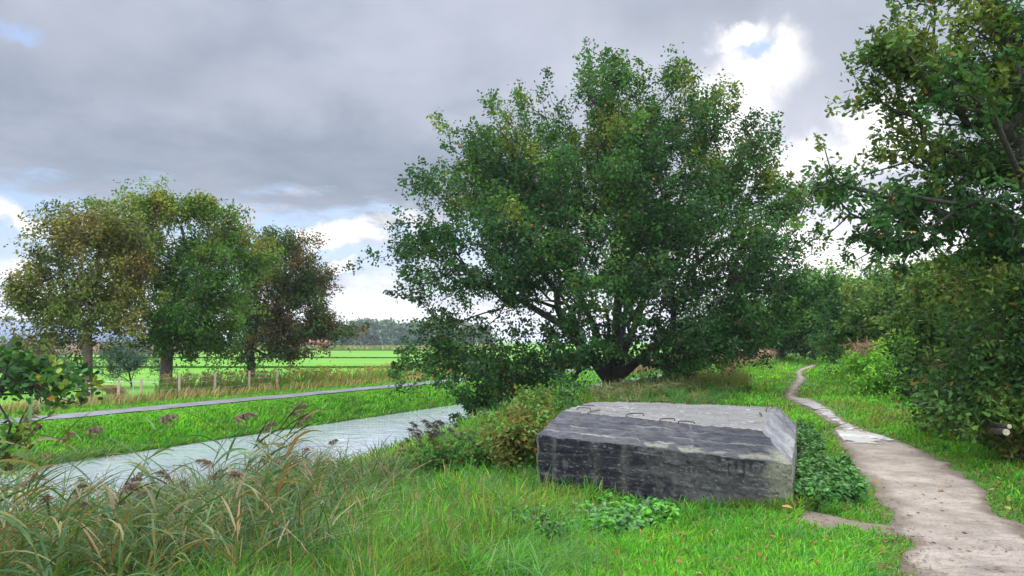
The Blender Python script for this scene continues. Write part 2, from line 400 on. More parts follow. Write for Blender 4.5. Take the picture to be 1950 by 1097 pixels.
# ------------------------------------------------------------------ bunker
BUNK = dict(A=Pd(1023, 828, 9.7), B=Pd(1508, 884, 7.5), Cc=Pd(1517, 807, 11.4), D=np.array([.95, 12.7, 0.]))
def bunker():
    A, B, Cc, D = [BUNK[k].copy() for k in ('A', 'B', 'Cc', 'D')]
    zt = (A[2] + B[2] + Cc[2]) / 3
    for q in (A, B, Cc): pass
    D[2] = zt
    a = Pd(1072, 782, 10.45); b = Pd(1451, 820, 8.0); c = Pd(1480, 774, 10.9); d = Pd(1129, 765, 12.0)
    root = empty('bunker', (float((A[0] + Cc[0]) / 2), 10.0, -.1), 'low weathered concrete bunker with sloped edges and black stained front beside the path', 'bunker')
    def patch(name, p0, p1, p2, p3, nu, nv, hfun, cfun, label=None):
        # p0,p1 top edge; p3,p2 bottom edge
        U, Vv = np.meshgrid(np.linspace(0, 1, nu), np.linspace(0, 1, nv))
        top = p0 + (p1 - p0) * U[..., None]; bot = p3 + (p2 - p3) * U[..., None]
        G = top + (bot - top) * Vv[..., None]
        n = np.cross(p1 - p0, p3 - p0); n /= np.linalg.norm(n)
        if np.dot(n, (p0 + p2) / 2 - np.array([2.2, 10.6, -.3])) < 0: n = -n
        L = np.linalg.norm(p1 - p0); H = np.linalg.norm(p3 - p0)
        ed = np.minimum(np.minimum(U * L, (1 - U) * L), np.minimum(Vv * H, (1 - Vv) * H))
        h = hfun(U, Vv, L, H) * np.clip(ed / .03, 0, 1)
        G = G + n * h[..., None]
        for a_ in range(3): G[..., a_] += (fbm(G[..., 0] * 14 + a_ * 9, G[..., 1] * 14, G[..., 2] * 14, 45, 3) - .5) * .034 + (vn(G[..., 0] * 2.3 + a_ * 5, G[..., 1] * 2.3, G[..., 2] * 2.3, 47) - .5) * .02
        i = np.arange(nv - 1)[:, None] * nu + np.arange(nu - 1)[None]
        Fq = np.stack([i, i + 1, i + nu + 1, i + nu], -1).reshape(-1, 4)
        o = mesh(name, G.reshape(-1, 3), Fq, M_CONC, cfun(U, Vv, L, H).reshape(-1, 3), root, True, None)
        o.matrix_parent_inverse = root.matrix_world.inverted() if False else o.matrix_parent_inverse
        o.location = -root.location
        if label: o['label'] = label
        return o
    seams = np.array([.10, .23, .37, .53, .68, .84]); holes = [(.055, .285), (.16, .36), (.29, .50), (.44, .60), (.62, .72), (.945, .62)]
    def wob(U, k): return .012 * np.sin(U * 9 + k * 2) + .02 * (vn(U * 7, U * 0 + k, 0, 31) - .5)
    def hf(U, V, L, H):
        h = (fbm(U * L * 9, V * H * 9, 0, 40, 5) - .5) * .022 - .012 * sstep(.8, .92, vn(U * L * 42, V * H * 42, 0, 59))
        for k, s in enumerate(seams):
            q = V - s - wob(U, k); h += .007 * np.exp(-(q / .008) ** 2) - .004 * (q > 0) * np.exp(-np.abs(q) / .03)
        for (a_, b_) in holes:
            r = np.hypot((U - a_) * L / 1.7, (V - b_) * H) + (vn(U * 60, V * 30, 0, 44) - .5) * .025
            h -= .06 * sstep(.030, .012, r)
        return h
    def mixc(c, col, f): return c * (1 - f[..., None]) + np.array(col) * f[..., None]
    def cf(U, V, L, H):
        n = fbm(U * L * 2.2, V * H * 3.5, 0, 50, 5); n2 = fbm(U * L * 14, V * H * 5, 0, 51, 4); n3 = fbm(U * L * 16, V * H * 20, 0, 52, 5)
        c = np.zeros(U.shape + (3,)) + np.array((.095, .090, .080)) * (.6 + .9 * n3[..., None])
        # bitumen black on the left half, block-like lower edge
        blk = sstep(.62, .40, U + (n - .5) * .5) * sstep(.36, .46, n2 * .5 + n * .5 + .10)
        blk = np.maximum(blk, sstep(.015, .03, U) * sstep(.20, .17, U + .02 * n2) * sstep(.60, .62, V) * .95)
        c = mixc(c, (.022, .022, .026), np.clip(blk * 1.0, 0, 1))
        c = mixc(c, (.17, .17, .165), sstep(.5, .72, n3) * .5 * np.exp(-((V - .56 - .05 * U) / .05) ** 2))
        for cx, wd in ((.085, .012), (.27, .02), (.40, .018), (.60, .010)):
            c = mixc(c, (.16, .15, .12), .6 * np.exp(-((U - cx - .01 * (n2 - .5)) / wd) ** 2) * sstep(.35, .6, n2 + .1))
        for k, s in enumerate(seams):
            q = V - s - wob(U, k) - .007
            c = mixc(c, (.30, .29, .25), np.exp(-(q / .006) ** 2) * sstep(.25, .7, fbm(U * 24, V * 12, k * 3, 55, 4)) * (.6 if k < 4 else .35))
            c = mixc(c, (.02, .02, .02), .5 * np.exp(-((q + .018) / .007) ** 2) * sstep(.4, .7, vn(U * 20, U * 0 + k * 3, 0, 56)))
        c = mixc(c, (.03, .028, .028), sstep(.42, .68, n) * .65 * sstep(.5, .75, U) * sstep(.95, .86, U) * sstep(.75, .55, V))
        c = mixc(c, (.27, .265, .17), sstep(.90, .955, U + (n - .5) * .10) * .8)
        c = mixc(c, (.19, .185, .14), sstep(.62, .9, V + (n - .5) * .4) * .55 * sstep(.3, .6, U))
        dr = sstep(.74, .77, U) * sstep(.925, .90, U)
        lenn = .03 + .34 * np.clip(vn(U * L * 26, U * 0, 0, 57) - .3, 0, 1) ** 2 * 2 + .05 * vn(U * L * 60, U * 0, 0, 58)
        c = mixc(c, (.018, .018, .02), dr * sstep(.01, -.05, V - lenn) * .8)
        c = mixc(c, (.24, .23, .20), sstep(.012, .004, U + .004 * n3) * .8)
        for (a_, b_) in holes:
            r = np.hypot((U - a_) * L / 1.7, (V - b_) * H); c = mixc(c, (.05, .03, .02), sstep(.045, .02, r) * .8)
        c = mixc(c, (.02, .02, .02), sstep(.80, .9, vn(U * L * 42, V * H * 42, 0, 59)) * .7); c = mixc(c, (.30, .29, .25), sstep(.84, .92, vn(U * L * 30, V * H * 50, 0, 53)) * .6)
        return np.clip(c * .72, .008, 1)
    zb = -1.1
    low = lambda q, z=zb: np.array([q[0] + 0, q[1], z])
    patch('front_wall', A, B, low(B), low(A), 330, 130, hf, lambda U, V, L, H: cf(U, V * H / (.88 - .40 * U), L, H), 'black stained front wall with board seams and small holes')
    def hs(U, V, L, H): return (fbm(U * L * 8, V * H * 8, 0, 60, 5) - .5) * .025
    def cside(base, lich=.5, st=1.0):
        def f(U, V, L, H):
            n = fbm(U * L * 2.5, V * H * 5, 0, 61, 5); n2 = fbm(U * L * 10, V * H * 22, 0, 62, 4)
            c = np.zeros(U.shape + (3,)) + np.array(base) * (.55 + .9 * n[..., None])
            c = mixc(c, np.array(base) * .35, sstep(.5, .7, n2) * .6 * st)
            c = mixc(c, (.38, .36, .26), sstep(.56, .72, fbm(U * L * 6, V * H * 9, 0, 64, 4)) * lich * .6)
            return np.clip(c, .01, 1)
        return f
    patch('side_wall', B, Cc, low(Cc), low(B), 150, 50, hs, cside((.22, .21, .17)))
    patch('back_wall', Cc, D, low(D), low(Cc), 60, 20, hs, cside((.2, .2, .18)))
    patch('end_wall', D, A, low(A), low(D), 60, 30, hs, cside((.2, .2, .18)))
    # sloped edges
    def hc(U, V, L, H):
        h = (fbm(U * L * 9, V * H * 9, 0, 70, 5) - .5) * .018
        for k, s in enumerate((.25, .5, .74)):
            q = V - s - wob(U, k + 3); h += .004 * np.exp(-(q / .012) ** 2) - .005 * (q > 0) * np.exp(-np.abs(q) / .05)
        return h
    def cc(U, V, L, H):
        n = fbm(U * L * 1.8, V * H * 3, 0, 71, 5); n2 = fbm(U * L * 7, V * H * 10, 0, 72, 5)
        c = np.zeros(U.shape + (3,)) + np.array((.085, .080, .076)) * (.6 + .9 * n[..., None])
        c = mixc(c, (.045, .045, .055), sstep(.42, .66, n2) * .7)
        c = mixc(c, (.13, .13, .145), sstep(.5, .7, n) * .6 * sstep(.6, .2, V) * sstep(.6, .35, U))
        c = mixc(c, (.035, .035, .045), sstep(.10, .0, U + (n - .5) * .2) * .5 + sstep(.9, .97, V) * .5 * sstep(.3, .6, n2))
        for k, s in enumerate((.25, .5, .74)):
            q = V - s - wob(U, k + 3); c = mixc(c, (.03, .03, .03), .8 * np.exp(-(q / .010) ** 2) * sstep(.3, .6, vn(U * 15, U * 0 + k, 0, 73)))
            c = mixc(c, (.38, .36, .27), .8 * np.exp(-((q - .03) / .022) ** 2) * sstep(.45, .7, fbm(U * 14, V * 20, k, 74, 3)) * (1 if k == 2 else .6))
        c = mixc(c, (.30, .28, .18), .75 * sstep(.76, .88, V) * sstep(1.0, .93, V) * sstep(.45, .62, n2) * sstep(.25, .5, U))
        c = mixc(c, (.34, .33, .29), .35 * np.exp(-((U - .665 - .03 * (1 - V) - .01*n) / .005) ** 2) * sstep(.35, .6, n2))
        c = mixc(c, (.33, .31, .21), .8 * sstep(.93, 1.0, U + .12 * (n - .5)) * sstep(.3, .9, V))
        return np.clip(c * .85, .008, 1)
    patch('sloped_edge', a, b, B, A, 300, 70, hc, cc, 'broad sloped front edge of the roof with dark stains')
    def cr(U, V, L, H):
        n = fbm(U * L * 3, V * H * 3, 0, 81, 5); st = .5 + .5 * np.sin((U + .02 * n) * L * 9)
        c = np.zeros(U.shape + (3,)) + np.array((.21, .205, .20)) * (.6 + .8 * n[..., None])
        c = mixc(c, (.09, .09, .10), st * .45)
        c = mixc(c, (.36, .35, .27), sstep(.5, .9, V) * .5 * sstep(.4, .6, n))
        return np.clip(c, .01, 1)
    patch('sloped_edge', b, c, Cc, B, 130, 60, hs, cr)
    patch('sloped_edge', c, d, D, Cc, 60, 20, hs, cside((.2, .2, .18)))
    patch('sloped_edge', d, a, A, D, 60, 30, hs, cside((.18, .18, .16)))
    def ct(U, V, L, H):
        n = fbm(U * 9, V * 12, 0, 91, 5); n2 = fbm(U * 16, V * 30, 0, 92, 5); n3 = fbm(U * 40, V * 40, 0, 93, 3)
        c = np.zeros(U.shape + (3,)) + np.array((.165, .152, .132)) * (.65 + .7 * n[..., None])
        c = mixc(c, (.10, .095, .09), sstep(.52, .70, n2) * .7); c = mixc(c, (.36, .35, .30), sstep(.66, .78, n2) * .7 + sstep(.70, .8, n3) * .3)
        c = mixc(c, (.36, .34, .22), sstep(.05, .0, 1 - V + .02 * n) * .5)
        return np.clip(c, .01, 1)
    patch('roof', d, c, b, a, 220, 160, lambda U, V, L, H: (fbm(U * 26, V * 26, 0, 94, 4) - .5) * .022, ct, 'flat pale grey roof slab')
    # bent reinforcement bars along the roof rim
    O = np.array(root.location)
    bars = [(1104, 774, 1132, 775, .02), (1099, 781, 1123, 781, .03), (1120, 788, 1142, 783, .02), (1193, 794, 1224, 792, .035), (1257, 801, 1283, 800, .02), (1292, 805, 1321, 807, .02),
            (1459, 786, 1470, 777, .05), (1447, 790, 1450, 794, .03), (1197, 766, 1218, 766, .02), (1239, 767, 1275, 767, .02), (1308, 769, 1313, 769, .03), (1347, 770, 1357, 771, .035), (1392, 773, 1402, 774, .03), (1423, 774, 1427, 774, .04)]
    nt = np.cross(b - a, d - a); nt /= np.linalg.norm(nt)
    if nt[2] < 0: nt = -nt
    def ontop(u, v):
        r = ray(u, v); tt = np.dot(a - np.array([0, 0, HC]), nt) / np.dot(r, nt); return r * tt + (0, 0, HC)
    for (u1, v1, u2, v2, hh) in bars:
        p, q = ontop(u1, v1), ontop(u2, v2); up = np.array([0, 0, hh]); bg = Bag()
        pts = [p - up * .6, p + up * .7, p + up + (q - p) * .08, p + up * 1.1 + (q - p) * .5, q + up * .9, q + up * .5 + (q - p) * .06, q - up * .3 + (q - p) * .08]
        tube(bg, pts, .0065, (.05, .03, .022), 6); o = bg.build('rebar_loop', M_RUST, root, True); o.location = -root.location
    # rusty stubs in the holes of the front wall
    nf = np.cross(B - A, low(A) - A); nf /= np.linalg.norm(nf); nf = nf if nf[1] < 0 else -nf
    for a_, b_ in holes[:4]:
        h = .88 - .40 * a_; p = A + (B - A) * a_; p = p - np.array([0, 0, b_ * h]); bg = Bag()
        tube(bg, [p - nf * .05, p - nf * .0, p + nf * .015 + np.array([.02, 0, .006])], .007, (.06, .035, .025), 6)
        o = bg.build('rebar_stub', M_RUST, root, True); o.location = -root.location
bunker()
BP = [BUNK[k][:2] for k in ('A', 'B', 'Cc', 'D')]
def in_bunker(x, y, m=0.0):
    c = np.mean(BP, 0); poly = [c + (q - c) * (1 + m) for q in BP]
    return in_poly(x, y, poly)

# ------------------------------------------------------------------ trees
BARK_D = (.045, .038, .030); BARK_L = (.16, .13, .095)
def leaves(N, pos, d, nml, ln, wd, shape, curl=.12):
    """ribbon leaves: shape = list of (t, half width)"""
    side = nrm(np.cross(d, nml)); up = np.cross(side, d)
    t = np.array([q[0] for q in shape]); w = np.array([q[1] for q in shape])
    Pc = pos[:, None] + d[:, None] * (t[None, :, None] * ln[:, None, None]) - up[:, None] * (curl * ln[:, None, None] * (t ** 2)[None, :, None])
    return ribbons(Pc, side, w[None] * wd[:, None])
SIMPLE = [(0, .12), (.5, .5), (1, .06)]
OAK = [(0, .06), (.2, .22), (.32, .14), (.5, .42), (.62, .26), (.8, .48), (1, .16)]
ROUND = [(0, .10), (.2, .42), (.55, .52), (.85, .34), (1, .08)]
def tree(name, label, cat, base, blobs, ncl, nlf, leaf_len, leaf_wid, palette, trunk_r, fork, bark=BARK_D, group=None,
         shape=SIMPLE, sig=.28, sprig=.9, gap=.0, seed=1, mat=None, upb=.7, shell=.42, persub=9, tint_z=None, limb=True, jit=.35, trunk_pts=None, guides=None):
    g = np.random.default_rng(seed); base = np.asarray(base, float)
    root = empty(name, tuple(base), label, cat, group)
    # clusters
    wts = np.array([b[6] if len(b) > 6 else b[3] * b[4] for b in blobs], float); wts /= wts.sum()
    cen = []
    for b, w in zip(blobs, wts):
        u, v, Y, ru, rv = b[:5]; c = Pd(u, v, Y); rx = ru * Y / F; rz = rv * Y / F; ry = b[5] if len(b) > 5 and b[5] else (rx + rz) / 2
        n = max(3, int(ncl * w)); ns = max(2, int(n / persub)) if persub > 1 else n * 2
        q = nrm(g.normal(size=(ns, 3))) * (g.random((ns, 1)) ** shell); sc = c + q * (rx, ry, rz)
        if persub > 1:
            k = g.integers(0, ns, n * 2); p = sc[k] + g.normal(size=(n * 2, 3)) * (sprig * .62, sprig * .62, sprig * .36) * (.6 + .8 * g.random(ns))[k][:, None]
        else: p = sc
        if gap:
            keep = fbm(p[:, 0] * .8, p[:, 1] * .8, p[:, 2] * .8, seed, 2) > gap; p = p[keep]
        cen.append(p[:n])
    cen = np.concatenate(cen); cen = cen[cen[:, 2] > ground_z(cen[:, 0], cen[:, 1]) + .15]
    mid = cen.mean(0)
    # skeleton
    fk = np.asarray(fork, float)
    tp = [base - (0, 0, .3), base + (fk - base) * .5 + (g.normal() * .03, 0, 0), fk] if trunk_pts is None else [np.asarray(q, float) for q in trunk_pts] + [fk]
    nodes = list(tp); par = [-1] + list(range(len(tp) - 1)); plen = [0] * len(nodes)
    for i in range(1, len(nodes)): plen[i] = plen[i - 1] + np.linalg.norm(nodes[i] - nodes[i - 1])
    st = len(tp) - 1
    for gd in (guides or []):
        pv = len(tp) - 1; st = len(tp)
        for q in gd:
            q = fk + np.array(q, float); nodes.append(q); par.append(pv); plen.append(plen[pv] + np.linalg.norm(q - nodes[pv])); pv = len(nodes) - 1
    order = np.argsort(np.linalg.norm(cen - fk, axis=1) * (1 + .1 * g.random(len(cen))))
    A = np.zeros((len(cen) * 8 + 10, 3)); Lp = np.zeros(len(A)); n = len(nodes); A[:n] = nodes; Lp[:n] = plen
    cl_node = np.zeros(len(cen), int); sub = max(leaf_len * 4, .45)
    for ci in order:
        c = cen[ci]; dist = np.linalg.norm(A[st:n] - c, axis=1)
        j = st + int(np.argmin(dist * 1.0 + .42 * Lp[st:n])); L = np.linalg.norm(c - A[j])
        k = int(min(6, max(1, L / sub))); prev = j; s0 = A[j].copy()
        for m_ in range(1, k + 1):
            f = m_ / k; q = s0 + (c - s0) * f
            if m_ < k: q = q + g.normal(size=3) * L * .045 + np.array([0, 0, .06 * L * math.sin(f * math.pi)])
            if n < len(A):
                A[n] = q; Lp[n] = Lp[prev] + L / k; par.append(prev); prev = n; n += 1
        cl_node[ci] = prev
    cnt = np.zeros(n); np.add.at(cnt, cl_node, 1)
    for i in range(n - 1, 0, -1): cnt[par[i]] += cnt[i]
    rad = trunk_r * np.maximum(cnt, .6) ** .5 / cnt[0] ** .5; rad = np.maximum(rad, .0018 + .035 * leaf_len); rad[0] *= 1.35
    bt = Bag(); bb = Bag(); par = np.array(par); bark = np.array(bark)
    tr_n = len(tp)
    tube(bt, A[:tr_n], rad[:tr_n], bark, 10, False)
    # every edge one tapered piece (vectorised)
    e = np.arange(tr_n, n); p0 = A[par[e]]; p1 = A[e]; r1 = rad[e]; r0 = np.minimum(rad[par[e]], r1 * 1.5 + .004)
    T = nrm(p1 - p0); X = nrm(np.cross(T, np.array([.3, .2, 1.]))); Yv = np.cross(T, X); ks = 5; an = np.arange(ks) / ks * 2 * math.pi
    ring = X[:, None] * np.cos(an)[None, :, None] + Yv[:, None] * np.sin(an)[None, :, None]
    V = np.stack([p0[:, None] + ring * r0[:, None, None], (p1 + T * (r1 * .6)[:, None])[:, None] + ring * r1[:, None, None]], 1).reshape(-1, 3)
    b0 = np.arange(len(e))[:, None] * 2 * ks; j = np.arange(ks)[None]; j2 = (j + 1) % ks
    bb.add(V, np.stack([b0 + j, b0 + j2, b0 + ks + j2, b0 + ks + j], -1).reshape(-1, 4), bark * .9)
    o = bt.build('trunk', M_BARK, root, True, None); o.location = -base
    o = bb.build('limbs', M_BARK, root, True, None); o.location = -base
    # leaves
    nc = len(cen); outw = nrm(cen - (mid - np.array([0, 0, 1.0]))); ax = nrm(outw * .7 + np.array([0, 0, upb]) + g.normal(size=(nc, 3)) * .35)
    N = nc * nlf; ci = np.repeat(np.arange(nc), nlf); t = g.random(N) ** .8
    lump = .6 + .8 * g.random(nc)
    pos = cen[ci] + ax[ci] * ((t - .35) * sprig * lump[ci])[:, None] + g.normal(size=(N, 3)) * (sig * (1.1 - .75 * t) * lump[ci])[:, None] * (1, 1, .8)
    nml = nrm(g.normal(size=(N, 3)) * .8 + np.array([0, -.15, .75])); d = nrm(np.cross(nml, g.normal(size=(N, 3))) + np.array([0, 0, -.25]) + outw[ci] * .3)
    ln = leaf_len * (.6 + .7 * g.random(N)); wd = leaf_wid * (.7 + .6 * g.random(N))
    V, Fq = leaves(N, pos, d, nml, ln, wd, shape)
    pc = np.array([p[:3] for p in palette]); pw = np.array([p[3] for p in palette]); 
    nz = fbm(cen[:, 0] * .7, cen[:, 1] * .7, cen[:, 2] * .7, seed + 5, 3); nz = np.clip((nz - .25) / .5 + g.normal(size=nc) * .12, 0, .999)
    if tint_z: nz = np.clip(nz + tint_z(cen), 0, .999)
    cw = np.cumsum(pw) / pw.sum(); kidx = np.searchsorted(cw, nz); ccol = pc[np.minimum(kidx, len(pc) - 1)]
    ccol = ccol * (.72 + .56 * g.random((nc, 1))); col = ccol[ci] * (.45 + 1.1 * g.random((N, 1))); 
    rare = g.random(N) < jit * .06; col[rare] = np.array((.30, .15, .03)) * (.6 + .6 * g.random((rare.sum(), 1)))
    o = mesh('crown', V, Fq, mat or M_LEAF, rep(col, 2 * len(shape)), root); o.location = -base
    return root
G_DK = (.026, .070, .018); G_MD = (.040, .110, .025); G_LT = (.068, .145, .026); G_YL = (.13, .17, .025); G_BR = (.13, .085, .03); G_OR = (.26, .11, .02); G_BL = (.042, .085, .034)

def big_oak():
    Y = 26.8
    B = [ # u, v, Y, ru, rv, ry
        (1150, 170, Y, 66, 46, 1.2), (1150, 145, Y, 36, 30, .6, 1600), (1215, 195, Y, 100, 60, 1.8), (1262, 158, Y, 30, 34, .6), (1335, 255, Y, 75, 75, 2.0), (1352, 205, Y, 15, 30, .4), (1400, 300, Y, 34, 50, 1.2),
        (1100, 260, Y - 1, 110, 90, 2.5), (1220, 290, Y - 1.5, 150, 110, 3.5), (960, 300, Y, 110, 85, 2.5), (890, 270, Y, 35, 45, 1), (900, 390, Y, 115, 90, 3.2), (875, 345, Y + .5, 55, 50, 1.5), (835, 350, Y, 22, 34, .6),
        (1060, 400, Y - 3, 170, 110, 3.0), (1250, 420, Y - 3, 180, 110, 3.0), (1400, 400, Y - 1, 90, 100, 3), (1150, 400, Y + 2.5, 240, 130, 3.0),
        (850, 500, Y, 90, 95, 3.0), (810, 545, Y, 52, 55, 1.5), (980, 530, Y - 2.5, 150, 90, 3.5), (1180, 540, Y - 4, 190, 90, 2.8), (1380, 540, Y - 2, 150, 90, 3.5), (1470, 530, Y, 62, 90, 2.4), (1200, 540, Y + 4, 260, 90, 2.5),
        (1485, 420, Y, 45, 60, 1.5), (1510, 460, Y, 28, 40, 1.0), (1440, 620, Y - 1, 110, 55, 3), (1290, 630, Y - 3, 160, 60, 3.0), (1080, 630, Y - 3, 150, 55, 3.0),
        (900, 650, Y - 1, 90, 60, 2.2, 9500), (825, 685, Y - .5, 40, 32, 1.0, 5500), (955, 715, Y - 1.5, 70, 45, 1.5, 8000), (935, 775, Y - 1.5, 34, 36, .7, 4500), (985, 745, Y - 2, 45, 30, 1.0, 5000), (1030, 235, Y, 70, 60, 1.8), (1000, 330, Y - 1, 110, 80, 2.5), (1435, 370, Y, 36, 60, 1.4), (1080, 665, Y - 3, 70, 28, 1.2), (1270, 670, Y - 3, 85, 26, 1.2), (1480, 600, Y, 48, 52, 2), (1330, 330, Y - 1, 110, 90, 2.5), (1030, 690, Y - 1, 90, 38, 2.2), (1320, 690, Y - 1, 80, 25, 2), (1240, 665, Y + 2, 110, 26, 1.5)]
    base = np.array([3.50, Y, -.40])
    pal = [(*G_BL, .8), (*G_DK, 1.4), (*G_MD, 2.4), (*G_LT, 1.6), (*G_YL, .18)]
    tree('oak_tree', 'huge rounded green oak leaning over the canal behind the bunker', 'tree', base, B + [(1170, 410, Y, 330, 260, 4.6, 50000), (1190, 330, Y, 205, 150, 3.6, 26000), (950, 430, Y, 170, 160, 3.4, 14000), (1370, 450, Y, 140, 160, 3.4, 14000)], 2700, 76, .112, .080, pal, .38, base + (.05, 0, .6),
         sig=.20, sprig=.85, seed=11, tint_z=lambda c: (c[:, 2] - 5.5) * .045, jit=.10, gap=.30, shell=.42, persub=8, trunk_pts=[base + (.1, 0, -.5), base + (0, 0, .1)],
         guides=[[(-.7, -.2, .8), (-1.7, -.4, 1.9), (-3.2, -.5, 2.8)], [(-.25, .3, 1.1), (-.9, .5, 2.6), (-1.6, .3, 4.2)], [(.05, -.2, 1.3), (.15, -.4, 3.0), (.0, -.3, 5.0)], [(.4, .2, 1.0), (1.0, .5, 2.3), (1.5, .4, 4.0)], [(.8, -.3, .7), (2.0, -.5, 1.6), (3.6, -.4, 2.4)], [(-.2, -.7, .8), (-.4, -2.0, 1.9)], [(.4, .8, .8), (.7, 2.2, 1.9)]])
big_oak()
def left_trees():
    ba = np.array([*Pd(167, 768, 29)[:2], 0]); ba[2] = ground_z(ba[0], ba[1])
    pal = [(.11, .145, .03, 1), (.09, .13, .025, 1.2), (.14, .155, .035, 1), (.18, .18, .04, 1), (.17, .13, .035, .4)]
    tree('maple_tree', 'olive brown thinning tree with pale trunk, leftmost of the three behind the fence', 'tree', ba,
         [(165, 440, 29, 75, 45, 1.4), (110, 480, 29, 45, 45, 1), (200, 500, 29, 75, 70, 1.8), (90, 560, 29, 60, 45, 1.3), (150, 590, 29, 85, 55, 1.8), (60, 590, 29, 42, 38, 1), (230, 600, 29, 40, 45, 1.4), (90, 640, 29, 60, 28, 1.2), (215, 460, 29, 40, 60, 1)],
         560, 60, .12, .075, pal, .17, Pd(166, 620, 29), bark=(.15, .12, .085), seed=21, sig=.26, sprig=.7, gap=.36, group='trees behind the fence', jit=.3)
    bb = np.array([*Pd(316, 752, 32.6)[:2], 0]); bb[2] = ground_z(bb[0], bb[1])
    pal = [(.06, .14, .022, 1.1), (.08, .17, .025, 1.2), (.11, .19, .025, 1.1), (.16, .20, .025, 1.4), (.20, .19, .03, .6)]
    Y = 32.6
    tree('ash_tree', 'tall domed tree turning from green to yellow, middle of the three behind the fence', 'tree', bb,
         [(325, 410, Y, 60, 42, 1.3), (275, 420, Y, 55, 45, 1.4), (370, 440, Y, 65, 50, 1.8), (240, 450, Y, 45, 50, 1.3), (430, 460, Y, 45, 45, 1.4), (320, 490, Y, 120, 65, 2.8), (440, 530, Y, 60, 50, 1.8), (260, 550, Y, 55, 60, 1.8),
          (360, 570, Y - 1, 110, 55, 2.5), (330, 640, Y - 1, 55, 32, 1.8), (390, 630, Y, 70, 40, 2), (285, 620, Y, 40, 35, 1.2), (320, 385, Y, 20, 18, .6)],
         840, 70, .125, .08, pal, .25, Pd(318, 670, Y), bark=(.10, .085, .065), seed=22, sig=.28, sprig=.7, gap=.35, group='trees behind the fence',
         tint_z=lambda c: (c[:, 2] - 4.2) * .10 - .22, jit=.15)
    bc = np.array([*Pd(478, 738, 38)[:2], 0]); bc[2] = ground_z(bc[0], bc[1]); Y = 38
    pal = [(.05, .15, .04, .9), (.06, .12, .035, 1.0), (.09, .11, .04, 1.2), (.12, .105, .045, 1.3), (.15, .10, .045, .4)]
    tree('lime_tree', 'brown tinged tree with dark trunk, rightmost of the three behind the fence', 'tree', bc,
         [(500, 470, Y, 40, 30, 1.2), (545, 490, Y, 50, 45, 1.5), (590, 530, Y, 40, 40, 1.2), (540, 560, Y, 70, 50, 2), (480, 560, Y, 40, 70, 1.5), (600, 590, Y, 35, 30, 1), (490, 620, Y, 55, 35, 1.8), (560, 630, Y, 75, 32, 2), (620, 630, Y, 40, 28, 1.2), (460, 680, Y, 40, 18, 1), (520, 670, Y, 60, 15, 1.2)],
         640, 62, .14, .085, pal, .20, Pd(476, 660, Y), bark=(.05, .04, .032), seed=23, sig=.3, sprig=.7, gap=.35, group='trees behind the fence',
         tint_z=lambda c: (c[:, 0] + 12.5) * .09, jit=.4)
left_trees()
